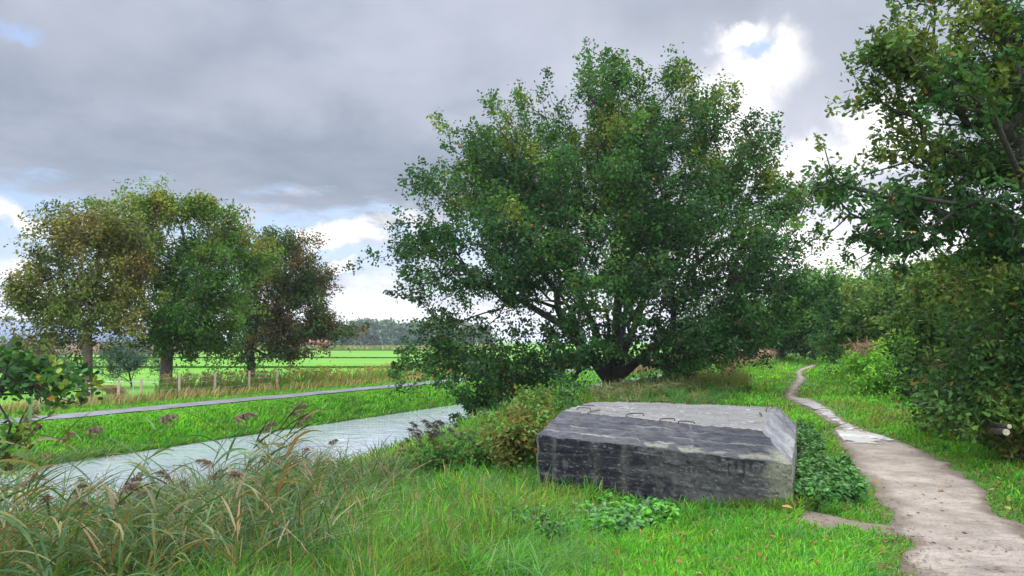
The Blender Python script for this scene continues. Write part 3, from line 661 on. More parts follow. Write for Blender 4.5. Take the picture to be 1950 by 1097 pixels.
def right_side():
    # big oak whose trunk stands just outside the picture, boughs over the path
    Y = 10.5; base = np.array([8.7, 11.2, 0.0]); base[2] = ground_z(base[0], base[1])
    pal = [(*G_DK, 1.1), (*G_MD, 1.6), (.06, .12, .025, 1.4), (.11, .15, .025, .7), (.17, .15, .025, .2)]
    B = [(1830, 60, 10.5, 90, 75, 1.3), (1760, 110, 10.2, 85, 55, 1.0), (1700, 140, 10, 48, 55, .6), (1900, 150, 11, 110, 130, 1.8), (1790, 220, 10.3, 95, 70, 1.2), (1740, 200, 10.3, 60, 55, .8), (1930, 330, 11, 120, 130, 1.8),
         (1820, 330, 10.5, 90, 60, 1.2), (1800, 400, 10.5, 110, 50, 1.2), (1620, 345, 9.6, 55, 28, .5, 900), (1675, 370, 9.8, 65, 32, .5, 1300), (1595, 325, 9.4, 32, 16, .3, 300), (1580, 385, 9.4, 26, 12, .3, 260), (1740, 425, 10, 60, 28, .7, 1800), (1640, 455, 9.6, 50, 14, .4, 600), (1700, 460, 9.9, 55, 16, .4, 800),
         (1880, 440, 11, 80, 50, 1.3), (1930, 480, 11, 70, 60, 1.0), (2050, 200, 11.5, 120, 200, 2.0), (1850, -60, 11, 150, 60, 1.6)]
    tree('overhanging_oak', 'oak with yellowing leaves whose boughs reach in from the right edge over the path', 'tree', base, B, 1250, 28, .095, .058, pal, .22, (8.6, 11.2, 2.6),
         seed=31, shape=OAK, sig=.085, sprig=.34, upb=.25, gap=.36, jit=.12, shell=.38, persub=7, tint_z=lambda c: np.full(len(c), -.14))
    # shrubs and young trees behind the verge, each its own plant
    palS = [(*G_DK, 1.0), (.05, .11, .025, 1.3), (.09, .16, .03, 1.4), (.14, .17, .035, 1.0), (.12, .09, .035, .5)]
    palG = [(.05, .13, .035, 1.0), (.07, .18, .045, 1.4), (.11, .23, .05, 1.2), (.17, .25, .05, .7)]
    palB = [(.10, .29, .03, 1), (.15, .37, .035, 1.4), (.26, .44, .045, .8)]
    def sh(label, u, v, Y, blobs, n, nl, ll, lw, pal, seed, tr=.06, name='shrub', h=.4, group='shrubs beside the path', **k):
        b = np.array([*Pd(u, v, Y)[:2], 0]); b[2] = ground_z(b[0], b[1])
        tree(name, label, 'tree' if 'tree' in name else 'shrub', b, blobs, n, nl, ll, lw, pal, tr, b + (0, .1, h), seed=seed, group=group, jit=.1, **k)
    sh('dark oak scrub hanging to the verge, nearest bush at the right edge', 1960, 850, 10.5, [(1930, 610, 10.6, 110, 120, 1.0), (1900, 740, 10.4, 110, 85, .8), (1960, 790, 9.9, 70, 70, .6), (2040, 650, 10.5, 90, 180, 1.0)],
       560, 34, .085, .05, palS, 41, sig=.14, sprig=.35, shape=OAK, upb=.1, h=.8)
    sh('dark brown green bush over the grass verge, left of the nearest scrub', 1800, 800, 14, [(1830, 640, 14, 90, 80, 1.2), (1850, 565, 14, 95, 65, 1.4), (1815, 735, 13.6, 75, 55, .9), (1850, 740, 13.4, 90, 80, .9), (1880, 800, 12, 70, 35, .5)],
       620, 36, .10, .058, palS, 42, sig=.17, sprig=.4, shape=OAK, upb=.1, h=.8)
    sh('tall bushy green shrub between dark scrub and young trees', 1760, 730, 24, [(1765, 625, 24, 55, 65, 1.5), (1790, 575, 24, 70, 50, 1.8), (1785, 690, 21, 45, 45, 1.2), (1740, 545, 24, 55, 32, 1.3), (1850, 525, 22, 80, 40, 1.8)],
       520, 44, .13, .07, [(*G_DK, 1), (*G_MD, 1.5), (.07, .14, .03, 1.5), (.12, .17, .03, .9)], 43, sig=.22, sprig=.5, h=.8)
    sh('bright green elder bush low on the grass verge', 1690, 740, 22.5, [(1655, 712, 23, 36, 30, .6), (1690, 722, 22, 42, 34, .6), (1695, 680, 23, 28, 32, .5), (1725, 738, 20.5, 42, 30, .6)], 300, 40, .10, .06, palB, 44, sig=.16, sprig=.3, h=.2)
    sh('pale green young tree with upright twigs beside the path', 1650, 690, 36, [(1640, 600, 36, 58, 52, 1.8), (1690, 585, 36, 50, 42, 1.6), (1650, 640, 36, 65, 40, 1.6), (1620, 562, 36, 36, 30, 1.3)], 380, 52, .19, .09, palG, 45, name='young_tree', group='young trees along the path', sig=.3, sprig=.9, upb=1.0, h=1.2, tr=.09)
    sh('rounded mid green tree closing the view over the path end', 1590, 682, 52, [(1580, 600, 52, 50, 60, 2.2), (1610, 580, 52, 40, 40, 2.2), (1575, 640, 52, 35, 38, 1.6), (1560, 580, 54, 32, 40, 2)], 330, 52, .26, .13, palG[:3] + [(*G_DK, 1)], 46, name='young_tree', group='young trees along the path', sig=.42, sprig=.9, h=1.5, tr=.12)
    sh('tree with airy brownish top above the path end', 1550, 680, 66, [(1580, 548, 66, 45, 22, 2.2), (1555, 590, 66, 50, 60, 3), (1500, 640, 62, 45, 35, 2.5), (1600, 600, 66, 60, 60, 3)], 300, 46, .34, .18, palS, 47, name='young_tree', group='young trees along the path', sig=.5, sprig=1.2, h=1.5, tr=.16)
    sh('dark tree on the near bank behind the right side of the great oak', 1490, 684, 60, [(1490, 610, 60, 50, 60, 2.5), (1440, 630, 58, 60, 42, 2.5), (1525, 640, 62, 25, 35, 2), (1400, 650, 60, 50, 28, 2)], 340, 50, .30, .16, [(*G_DK, 1.6), (*G_MD, 1), (*G_BL, .8)], 48, name='bank_tree', group='young trees along the path', sig=.45, sprig=.9, h=1.2, tr=.15)
    sh('slim grey green tree farthest along the near bank', 1350, 680, 75, [(1340, 640, 75, 60, 32, 2.5), (1290, 645, 78, 50, 22, 2.5), (1420, 600, 75, 60, 60, 3)], 240, 46, .34, .18, [(*G_BL, 1.4), (*G_MD, 1)], 49, name='bank_tree', group='young trees along the path', sig=.5, sprig=.9, h=1.2, tr=.15)
    sh('yellowing green tree filling the view above the reed plumes', 1700, 690, 28, [(1700, 610, 30, 65, 60, 2), (1680, 565, 32, 55, 38, 2), (1720, 545, 32, 50, 28, 2), (1790, 545, 28, 70, 36, 2)], 330, 52, .18, .10, [(.05, .13, .035, 1), (.09, .17, .035, 1.4), (.15, .21, .04, 1.2), (.17, .15, .04, .4)], 50, name='young_tree', group='young trees along the path', sig=.3, sprig=.8, h=1.0, tr=.09)
right_side()
def bushes():
    palW = [(.05, .09, .065, 1), (.08, .13, .10, 1.3), (.035, .06, .045, .8)]
    def sh(label, u, v, Y, blobs, n, nl, ll, lw, pal, seed, name='willow_bush', group=None, z=None, h=.25, **k):
        b = np.array([*Pd(u, v, Y)[:2], 0]); b[2] = ground_z(b[0], b[1]) if z is None else z
        tree(name, label, 'shrub', b, blobs, n, nl, ll, lw, pal, .05, b + (0, 0, h), seed=seed, group=group, **k)
    sh('grey blue willow bush at the field edge left of the domed tree', 250, 712, 42, [(245, 680, 42, 48, 26, 1.1), (270, 700, 42, 35, 16, .9)], 150, 50, .17, .035, palW, 61, z=FZ, sig=.2, sprig=.6, group='willow bushes at the field edge')
    sh('grey blue willow bush behind the alder twigs at far left', 75, 715, 40, [(70, 685, 40, 34, 28, 1), (95, 705, 40, 30, 18, .8)], 130, 50, .17, .035, palW, 62, z=FZ, sig=.2, sprig=.6, group='willow bushes at the field edge')
    # alder at the left edge: near twigs with round leaves
    palA = [(*G_DK, 1.8), (*G_MD, 1.0), (.06, .11, .03, .6), (.14, .18, .03, .35), (.10, .07, .03, .3)]
    b = np.array([-5.1, 6.6, 0]); b[2] = ground_z(b[0], b[1])
    tree('alder_shrub', 'alder twigs with round dark leaves reaching in at the left edge over the reeds', 'shrub', b,
         [(20, 725, 6.3, 45, 36, .3, 22), (105, 728, 6.1, 50, 26, .25, 26), (155, 738, 6.0, 22, 14, .1, 8), (50, 690, 6.2, 40, 10, .15, 7), (30, 850, 7, 45, 28, .3, 12), (-60, 700, 6.5, 60, 90, .4, 16), (20, 650, 6.4, 20, 12, .15, 2)],
         130, 12, .052, .042, palA, .028, b + (-.1, 0, .9), seed=63, shape=ROUND, sig=.055, sprig=.16, persub=3, jit=.15, bark=(.06, .045, .04))
    # brambles and scrub on the near bank left of the bunker
    palO = [(.045, .13, .028, 1), (.07, .18, .035, 1.4), (.10, .20, .035, 1), (.15, .15, .035, .25)]
    for i, (lab, u, v, Y, bl, n) in enumerate([
        ('olive bramble tangle touching the left end of the bunker', 985, 900, 11.5, [(995, 870, 11.3, 34, 55, .3), (1000, 820, 11.8, 36, 36, .4)], 110),
        ('bramble thicket with reddish leaves behind the left end of the bunker', 1060, 800, 15, [(1060, 780, 14.5, 55, 22, .6), (1000, 805, 14, 50, 22, .5), (1110, 762, 16, 50, 10, .5)], 130),
        ('dark bramble hump at the water side between reeds and bunker', 890, 900, 12.6, [(900, 885, 12.4, 50, 26, .5), (950, 850, 12.8, 36, 28, .5), (840, 892, 12.6, 40, 18, .4)], 130)]):
        sh(lab, u, v, Y, bl, n, 42, .075, .042, palO, 70 + i, name='bramble', group='brambles on the near bank', sig=.12, sprig=.3, jit=.8)
bushes()

# ------------------------------------------------------------------ far wood, farm, fence
def far_things():
    pal = [(.09, .14, .095, 1.2), (.12, .18, .11, 1.3), (.15, .205, .12, 1)]
    g = np.random.default_rng(5)
    spec = [(700, 25, 30), (724, 20, 27), (680, 20, 24), (745, 18, 24), (765, 18, 22), (785, 17, 22), (803, 17, 22), (820, 18, 21), (840, 18, 24), (862, 20, 25), (660, 18, 16), (645, 16, 18), (885, 20, 24), (912, 20, 23)]
    for i, (u, ru, rv) in enumerate(spec):
        Y = 345 + g.random() * 15; v0 = 661; b = np.array([*Pd(u, v0, Y)[:2], FZ])
        tree('wood_tree', 'blue green tree standing in the far wood beyond the meadow', 'tree', b, [(u, v0 - rv * .85, Y, ru, rv * .85, 4), (u + 3, v0 - rv * 1.4, Y, ru * .6, rv * .5, 3), (u - 8, v0 - rv * .5, Y, ru * .7, rv * .5, 3)],
             110, 26, 1.5, .9, pal, .5, b + (0, 0, 2.5), seed=100 + i, sig=1.1, sprig=2, group='trees of the far wood', jit=0)
    for i, (u, v, Y, ru, rv, lab) in enumerate([(12, 672, 190, 26, 32, 'tree rising behind the grey barn roof at the left edge'), (300, 672, 200, 40, 22, 'low tree beyond the meadow seen through the domed tree'), (600, 663, 300, 45, 20, 'dark tree beside the red roofed shed'), (90, 672, 190, 50, 26, 'tree beyond the barn behind the leftmost trunk'), (560, 662, 320, 40, 20, 'low tree left of the red roofed shed'), (490, 664, 320, 50, 18, 'low tree on the skyline behind the brown tinged tree')]):
        b = np.array([*Pd(u, v, Y)[:2], FZ]); k = Y / 350
        tree('skyline_tree', lab, 'tree', b, [(u, v - rv * 1.0, Y, ru, rv * .9, 5)], 90, 26, 1.5 * k, .9 * k, pal, .4, b + (0, 0, 2), seed=130 + i, sig=1.2 * k, sprig=2 * k, jit=0)
    # long barn
    x0, x1, y = Pd(-170, 674, 150)[0], Pd(330, 674, 150)[0], 150.0
    r = empty('barn', ((x0 + x1) / 2, y, FZ), 'long low barn with blue grey roof behind the left trees', 'barn'); L = np.array(r.location)
    bg = Bag(); box(bg, x0, x1, y, y + 12, FZ, 1.6, (.42, .26, .21)); bg.build('wall', M_PLAIN, r).location = -L
    bg = Bag(); V = [(x0 - .5, y - .6, 1.55), (x1 + .5, y - .6, 1.55), (x1 + .5, y + 6, 5.6), (x0 - .5, y + 6, 5.6), (x0 - .5, y + 12.6, 1.55), (x1 + .5, y + 12.6, 1.55)]
    V = V + [(a, b, c + .25) for a, b, c in V]
    bg.add(V, [(0, 1, 2, 3), (3, 2, 5, 4), (6, 7, 8, 9), (9, 8, 11, 10), (0, 1, 7, 6), (4, 5, 11, 10), (0, 3, 9, 6), (3, 4, 10, 9), (1, 2, 8, 7), (2, 5, 11, 8)], (.22, .25, .33)); bg.build('roof', M_PLAIN, r).location = -L
    for k in range(9):
        xx = x0 + 3 + k * (x1 - x0 - 6) / 9; bg = Bag(); box(bg, xx, xx + 1.6, y - .06, y + .05, .1, 1.1, (.06, .07, .08)); bg.build('window', M_PLAIN, r).location = -L
    # red roofed shed
    x0, x1, y = Pd(560, 663, 262)[0], Pd(622, 663, 262)[0], 262.0
    r = empty('shed', ((x0 + x1) / 2, y, FZ), 'small red roofed shed far across the meadow', 'shed'); L = np.array(r.location)
    bg = Bag(); box(bg, x0, x1, y, y + 6, FZ, .7, (.20, .12, .09)); bg.build('wall', M_PLAIN, r).location = -L
    bg = Bag(); V = [(x0 - .3, y - .4, .65), (x1 + .3, y - .4, .65), (x1 - .8, y + 3, 2.2), (x0 + .8, y + 3, 2.2), (x0 - .3, y + 6.4, .65), (x1 + .3, y + 6.4, .65)]
    bg.add(V, [(0, 1, 2, 3), (3, 2, 5, 4), (0, 4, 5, 1)], (.33, .13, .07)); bg.add([V[0], V[3], V[4], V[1], V[5], V[2]], [(0, 1, 2), (3, 4, 5)], (.33, .13, .07)); bg.build('roof', M_PLAIN, r).location = -L
    bg = Bag(); xm = (x0 + x1) / 2; box(bg, xm, xm + 1.2, y - .06, y + .05, FZ, .3, (.5, .5, .48)); bg.build('door', M_PLAIN, r).location = -L
    # fence
    us = [(80, 776), (172, 768), (228, 763), (270, 759), (343, 757), (410, 752), (475, 748), (528, 743)]
    pos = []
    ln = lambda s: None
    for u, v in us:
        d = ray(u, 700); x = lambda t: d[0] / d[1] * t
        # the fence stands along s = -27.2
        t = 27.2 / (.487 - d[0] / d[1]); pos.append((x(t), t))
    r = empty('fence', (pos[3][0], pos[3][1], float(ground_z(*pos[3]))), 'low wire fence on pale wooden posts along the dry verge across the canal', 'fence'); L = np.array(r.location)
    g = np.random.default_rng(3)
    for x, y in pos:
        z = float(ground_z(x, y)); bg = Bag(); h = .84 + g.random() * .1; tx, ty = g.normal() * .02, g.normal() * .02
        tube(bg, [(x, y, z - .2), (x + tx * .5, y + ty * .5, z + h * .5), (x + tx, y + ty, z + h)], [.05, .05, .046], (.50, .38, .26), 8); bg.build('post', M_WOOD, r, False).location = -L
    for hh in (.35, .6, .8):
        bg = Bag(); pts = []
        for (xa, ya), (xb, yb) in zip(pos[:-1], pos[1:]):
            for f in np.linspace(0, 1, 5)[:-1]:
                xx, yy = xa + (xb - xa) * f, ya + (yb - ya) * f; pts.append((xx, yy - .05, float(ground_z(xx, yy)) + hh - .04 * math.sin(f * math.pi)))
        tube(bg, pts, .006, (.35, .34, .32), 4); bg.build('wire', M_PLAIN, r).location = -L
    a = Pd(60, 722, 36); b = Pd(252, 727, 36); c = Pd(385, 728, 36)
    r = empty('tape_fence', (b[0], b[1], float(ground_z(b[0], b[1]))), 'white electric tape on a thin leaning post among the left trees', 'fence'); L = np.array(r.location)
    bg = Bag(); z = float(ground_z(b[0], b[1])); tube(bg, [(b[0] + .1, b[1], z - .1), (b[0], b[1], b[2]), (b[0] - .02, b[1], b[2] + .1)], .018, (.6, .6, .58), 6); bg.build('post', M_PLAIN, r).location = -L
    bg = Bag()
    tube(bg, [a, (a + b) / 2 - (0, 0, .04), b, (b + c) / 2 - (0, 0, .04), c], .012, (.75, .75, .75), 4); bg.build('tape', M_PLAIN, r).location = -L
far_things()

# ------------------------------------------------------------------ grass
def blades(name, x, y, h, w, col, mat, label, cat=None, lean=.35, K=4, wind=(.25, .1), seed=0, kind='stuff'):
    g = np.random.default_rng(seed + 900); N = len(x); z = ground_z(x, y) - .01
    a = g.random(N) * 2 * math.pi; ld = np.stack([np.cos(a), np.sin(a)], -1) * (g.random((N, 1)) * lean + lean * .3) + np.array(wind)
    t = np.linspace(0, 1, K); root = np.stack([x, y, z], -1)
    hh = h * (.55 + .75 * g.random(N))
    Pc = root[:, None] + np.concatenate([ld[:, None] * (t ** 1.8)[None, :, None] * hh[:, None, None], (hh[:, None] * (t - .38 * (np.linalg.norm(ld, axis=1)[:, None]) * t ** 3))[..., None]], -1)
    f = g.random(N) * math.pi; side = np.stack([np.cos(f), np.sin(f) * .6, f * 0], -1)
    wp = np.array([.8, 1, .75, .08]) if K == 4 else np.interp(t, [0, .3, .8, 1], [.7, 1, .6, .05])
    V, Fq = ribbons(Pc, nrm(side), wp[None] * (w * .5)[:, None])
    o = mesh(name, V, Fq, mat, rep(col, 2 * K)); tag(o, label, cat, None, kind); return o
def img_sample(n, u0, u1, v0, v1, g, zi=0.0):
    u = u0 + (u1 - u0) * g.random(n); v = v0 + (v1 - v0) * g.random(n)
    a = (u - 975) / F; b = (548.5 - v) / F; dy = math.cos(PITCH) - math.sin(PITCH) * b; dz = math.sin(PITCH) + math.cos(PITCH) * b
    z = np.full(n, zi)
    for _ in range(6):
        t = (z - HC) / dz; x = a * t; y = dy * t; z = .5 * z + .5 * ground_z(x, y)
    return x, y, u, v
GR1 = np.array((.105, .36, .022)); GR2 = np.array((.17, .46, .03)); GR3 = np.array((.055, .21, .03)); GRY = np.array((.30, .40, .05)); DRY = np.array((.36, .26, .12)); STRAW = np.array((.42, .33, .18)); OLV = np.array((.15, .19, .035)); GBL = np.array((.10, .23, .07))
def pick(g, n, opts):
    k = g.choice(len(opts), n, p=np.array([o[1] for o in opts]) / sum(o[1] for o in opts)); return np.array([o[0] for o in opts])[k] * (.65 + .6 * g.random((n, 1)))
def lawn():
    g = np.random.default_rng(77)
    parts = []
    for n, v0, v1 in ((60000, 672, 720), (110000, 700, 860), (190000, 830, 1220)):
        x, y, u, v = img_sample(n, -150, 2150, v0, v1, g); s = x - .487 * y
        ok = (s > -12.4) & (s < 7) & (path_m(x, y) < .12 * g.random(n) ** 2 + .10 * (fbm(x * 2.5, y * 2.5, 0, 23, 3) - .45) ) & ~in_bunker(x, y, .01) & (y < 110) & (y > 2.5)
        pm = path_m(x, y); ok |= (pm > 0) & (pm < .35) & (g.random(n) < .20 * sstep(.35, .0, pm)) & (y > 2.5) & (y < 40)
        edge = pm > -.35
        ok &= ~(edge & (g.random(n) < .35))
        parts.append(np.stack([x[ok], y[ok], u[ok], v[ok]], -1))
    q = np.concatenate(parts); x, y, u, v = q.T; keep = rng.random(len(x)) > .75 * sstep(700, 480, u + (v - 1000) * .8) * (y < 14); x, y, u, v = x[keep], y[keep], u[keep], v[keep]; s = x - .487 * y; n = len(x)
    patch = fbm(x * .9, y * .9, 0, 15, 3); fine = fbm(x * 3, y * 3, 0, 16, 2)
    # lawn on the dike top, longer grass down the slope and by the water
    bank = np.maximum(sstep(-6.2, -8.2, s) * sstep(14, 20, y), sstep(-2.4, -4.2, s + .35 * (patch - .5)) * sstep(15, 10, y))
    h = .085 + .06 * patch + .30 * bank * (.5 + fine) 
    verge = sstep(.25, 1.2, np.abs(-path_m(x, y))) 
    h = h * (.35 + .65 * sstep(0, .5, -path_m(x, y))) 
    nb = np.array([in_bunker(x, y, k) for k in (.12,)])[0]; h = np.where(nb, np.maximum(h, .16), h)
    h = h * (1 + .012 * np.clip(y - 10, 0, 40))
    col = pick(g, n, [(GR1, 3), (GR2, 3), (GR3, 1.4), (GRY, .6), (DRY, .22), (OLV, .4)])
    mixb = g.random(n) < bank * .75
    colb = pick(g, n, [(GR1 * .8, 1.5), (OLV, 1.6), (GR3, 2), (GBL, 2), (STRAW, .5), (DRY, .4)])
    col = np.where(mixb[:, None], colb, col)
    eg = g.random(n) < .5 * sstep(-.45, -.05, path_m(x, y)); col = np.where(eg[:, None], pick(g, n, [(OLV, 1), (DRY, .5), (GR3, 1)]), col)
    dead = g.random(n) < .55 * sstep(.56, .70, fbm(x * .6, y * .6, 0, 17, 3)); col = np.where(dead[:, None], pick(g, n, [(OLV, 1), (GRY * .8, 1), (DRY * .7, .3)]), col)
    col *= (.55 + .9 * patch)[:, None]
    w = np.maximum(.0045, 2.6 * y / F)
    blades('grass', x, y, h, w, col, M_GRASS, 'bright green grass covering the dike', lean=.75, K=5, wind=(.35, -.05), seed=1)
    # long soft grass hanging over in tufts
    def tufts(name, label, m, per, box, L, cols, seed, cond=None):
        tx, ty, tu, tv = img_sample(m, *box, g, -.3); ok = (path_m(tx, ty) < -.25) & ~in_bunker(tx, ty, .03)
        if cond is not None: ok &= cond(tu, tv, tx, ty)
        tx, ty = tx[ok], ty[ok]; k = np.repeat(np.arange(len(tx)), per); x = tx[k] + g.normal(size=len(k)) * .05; y = ty[k] + g.normal(size=len(k)) * .05
        c = pick(g, len(tx), cols)[k] * (.75 + .5 * g.random((len(k), 1)))
        blades(name, x, y, L * (.6 + .8 * g.random(len(tx)))[k], np.maximum(.004, 1.7 * y / F), c, M_GRASS, label, lean=1.15, K=7, wind=(.45, -.25), seed=seed)
    tufts('long_grass', 'long drooping grass on the slope between reed bed and bunker', 1500, 26, (430, 1130, 900, 1130), .30, [(GBL * 1.2, 2), (np.array((.16, .30, .09)), 1.5), (GR1, 1.5), (GR3, 1), (STRAW * .8, .25)], 4, lambda u, v, x, y: g.random(len(u)) < sstep(1180, 950, u + (v - 950) * .6) + .15)
    tufts('grass_tufts', 'scattered taller tufts of grass on the lawn in front of the bunker and beside the path', 420, 30, (900, 1990, 850, 1130), .15, [(GR3 * 1.2, 2), (GR1 * .9, 2), (OLV, .6)], 5)
    tufts('bank_tufts', 'long grass at the water side behind and left of the bunker', 900, 22, (900, 1450, 740, 900), .38, [(GBL, 2), (OLV * 1.2, 2), (GR3, 1.5), (STRAW * .8, .8)], 6, lambda u, v, x, y: (x - .487 * y < -4.2) & (x - .487 * y > -12.4))
    # far bank
    n = 120000; x, y, u, v = img_sample(n, -150, 1400, 700, 900, g, -1.0); s = x - .487 * y
    ok = (s < -19.55) & (s > -22.0) & (y < 110); x, y, s = x[ok], y[ok], s[ok]; n = len(x)
    p = fbm(x * .8, y * .8, 0, 18, 3); low = sstep(-20.6, -19.8, s)
    col = pick(g, n, [(GR1, 2), (GR2, 2), (GR3, 1.3), (GRY * .9, .6)]); mk = g.random(n) < low * .7; col = np.where(mk[:, None], pick(g, n, [(GR3, 2), (GR1 * .7, 1.5), (OLV, .7)]), col) * (.6 + .8 * p)[:, None]
    blades('bank_grass', x, y, .045 + (.10 + .16 * p) * sstep(-21.7, -20.6, s), np.maximum(.01, 2.6 * y / F), col, M_GRASS, 'lush green grass on the far bank of the canal', lean=.5, seed=2)
    # verge between far path and field: dry grass
    n = 90000; x, y, u, v = img_sample(n, -150, 1300, 672, 830, g, -.5); s = x - .487 * y
    ok = (s < -23.9) & (s > -31.8) & (y < 160); x, y, s, u = x[ok], y[ok], s[ok], u[ok]; n = len(x)
    p = fbm(x * .7, y * .7, 0, 19, 3)
    near = sstep(-25.0, -24.2, s)                      # green edge beside the path
    dryb = sstep(-25.0, -25.7, s) * sstep(-29.2, -28.2, s)
    herb = sstep(-28.0, -28.8, s) * sstep(300, 380, u) * sstep(1000, 600, y * 0 + 0)
    h = .08 + .26 * dryb * (.5 + p) + .4 * herb * (.4 + p)
    col = pick(g, n, [(GR1, 2), (GR2, 1), (OLV, 1)])
    md = g.random(n) < dryb * .9; col = np.where(md[:, None], pick(g, n, [(STRAW, 1.3), (DRY, 2), (OLV, .8)]), col)
    mh = g.random(n) < herb * .85; col = np.where(mh[:, None], pick(g, n, [(OLV * .9, 1.6), (DRY * .75, 1.0), (GR3, 1.2), (GRY * .6, .6)]), col)
    col *= (.7 + .6 * p)[:, None]
    blades('verge_grass', x, y, h, np.maximum(.012, 2.2 * y / F), col, M_GRASS, 'dry straw coloured grass along the far path and fence', lean=.35, seed=3)
    # low reeds along the ditches of the meadow
    for i, (yy, hh, xa, xb) in enumerate(((72, .12, -60, -3), (113, .13, -110, -6), (205, .2, -160, 0), (250, .8, -170, 0))):
        m = 9000; x = xa + (xb - xa) * g.random(m); y = yy + g.normal(size=m) * yy * (.003 if i < 3 else .07); z = np.zeros(m) + FZ
        K = 3; t = np.linspace(0, 1, K); hh_ = hh * (.5 + g.random(m)); Pc = np.stack([x, y, z], -1)[:, None] + np.stack([t * 0, t * 0, t], -1)[None] * hh_[:, None, None]
        V, Fq = ribbons(Pc, np.tile([[1., 0, 0]], (m, 1)), np.array([1, .9, .3])[None] * np.full((m, 1), yy * .0016))
        o = mesh('ditch_reeds', V, Fq, M_GRASS, rep(pick(g, m, [(GR3 * .7, 2), (OLV * .6, 1)]) if i < 3 else pick(g, m, [(STRAW * .8, 1), (OLV, 1.5), (GR1 * .6, .5)]), 2 * K))
        tag(o, ['dark line of grass along the nearest field ditch', 'dark line of grass along the middle field ditch', 'dark line of grass along the farthest field ditch', 'pale reed strip in front of the far wood'][i], None, None, 'stuff')
lawn()

# ------------------------------------------------------------------ leafy herbs
def herbs(name, label, pts, hts, pal, ll, lw, seed, per=26):
    g = np.random.default_rng(seed); bag = Bag(); n = len(pts)
    x, y = pts[:, 0], pts[:, 1]; z = ground_z(x, y)
    ci = np.repeat(np.arange(n), per); N = len(ci); t = .15 + .85 * g.random(N)
    ln_ = (g.random((n, 2)) - .5) * .35
    pos = np.stack([x[ci] + ln_[ci, 0] * hts[ci] * t, y[ci] + ln_[ci, 1] * hts[ci] * t, z[ci] + hts[ci] * t], -1)
    a = g.random(N) * 2 * math.pi; d = nrm(np.stack([np.cos(a), np.sin(a), .15 - .5 * g.random(N)], -1)); nml = nrm(np.array([0, 0, 1.]) + g.normal(size=(N, 3)) * .3)
    V, Fq = leaves(N, pos, d, nml, ll * (.6 + .8 * g.random(N)) * (1.15 - .5 * t), lw * (.6 + .7 * g.random(N)), [(0, .1), (.3, .5), (.65, .34), (1, .04)], .3)
    pc = np.array([p[:3] for p in pal]); col = pc[g.integers(0, len(pal), n)][ci] * (.6 + .7 * g.random((N, 1)))
    bag.add(V, Fq, rep(col, 8))
    T = np.linspace(0, 1, 3); Pc = np.stack([x, y, z], -1)[:, None] + np.stack([ln_[:, :1] * T * hts[:, None], ln_[:, 1:] * T * hts[:, None], hts[:, None] * T], -1)
    V, Fq = ribbons(Pc, np.tile([[1., 0, 0]], (n, 1)), np.full((n, 3), .0025)); bag.add(V, Fq, (.08, .14, .03))
    o = bag.build(name, M_LEAF); tag(o, label, None, None, 'stuff'); return o
def herb_patches():
    g = np.random.default_rng(5)
    def pts(n, poly, z=0.0):
        poly = np.array(poly, float); u0, v0 = poly.min(0); u1, v1 = poly.max(0)
        x, y, u, v = img_sample(n, u0, u1, v0, v1, g, z); ok = in_poly(u, v, poly) & ~in_bunker(x, y, .005) & (path_m(x, y) < -.03); return np.stack([x[ok], y[ok]], -1)
    palN = [(.06, .18, .035), (.085, .23, .045), (.05, .14, .03), (.11, .25, .08)]
    p = pts(700, [(1522, 860), (1560, 880), (1620, 905), (1650, 950), (1640, 965), (1560, 975), (1520, 960)]); herbs('nettles', 'dark green nettles growing beside the right end of the bunker', p, .10 + .16 * g.random(len(p)), palN, .075, .042, 81)
    p = pts(260, [(1520, 815), (1545, 830), (1570, 860), (1560, 885), (1520, 875)]); herbs('side_herbs', 'low leafy weeds behind the nettles by the bunker corner', p, .12 + .16 * g.random(len(p)), palN, .07, .04, 82)
    p = pts(520, [(1030, 975), (1150, 965), (1280, 975), (1290, 1010), (1180, 1030), (1060, 1040), (1000, 1000)], -.4); herbs('front_herbs', 'bright leafy weeds along the foot of the bunker front', p, .07 + .13 * g.random(len(p)), [(.10, .33, .03), (.14, .40, .04), (.08, .24, .06), (.16, .30, .12)], .085, .045, 83)
    p = pts(1100, [(740, 900), (860, 880), (980, 900), (1020, 960), (1060, 1060), (900, 1040), (740, 960)], -.5); herbs('bank_herbs', 'mixed green weeds on the slope left of the bunker', p, .12 + .18 * g.random(len(p)), [(.08, .26, .03), (.12, .30, .05), (.06, .17, .05), (.15, .25, .06)], .08, .04, 84)
    p = pts(500, [(-60, 940), (160, 960), (260, 1010), (120, 1097), (-60, 1097)], -.8); herbs('nettle_patch', 'pale green nettles among the reeds at lower left', p, .25 + .3 * g.random(len(p)), [(.09, .27, .04), (.06, .18, .05)], .09, .045, 85)
    p = pts(500, [(1460, 700), (1420, 715), (1250, 750), (1200, 760), (1220, 745), (1400, 690)], -.2); herbs('bank_weeds', 'grey green and rusty weeds along the canal edge past the great oak', p, .25 + .35 * g.random(len(p)), [(.12, .14, .05), (.18, .12, .07), (.07, .13, .04)], .14, .07, 86)
    p = pts(400, [(1800, 830), (1880, 860), (1950, 900), (1960, 870), (1850, 815), (1720, 770), (1700, 780)]); herbs('verge_weeds', 'small dark weeds under the scrub at the right edge', p, .12 + .15 * g.random(len(p)), [(.05, .13, .03), (.04, .09, .035), (.10, .12, .05)], .08, .045, 87)
herb_patches()

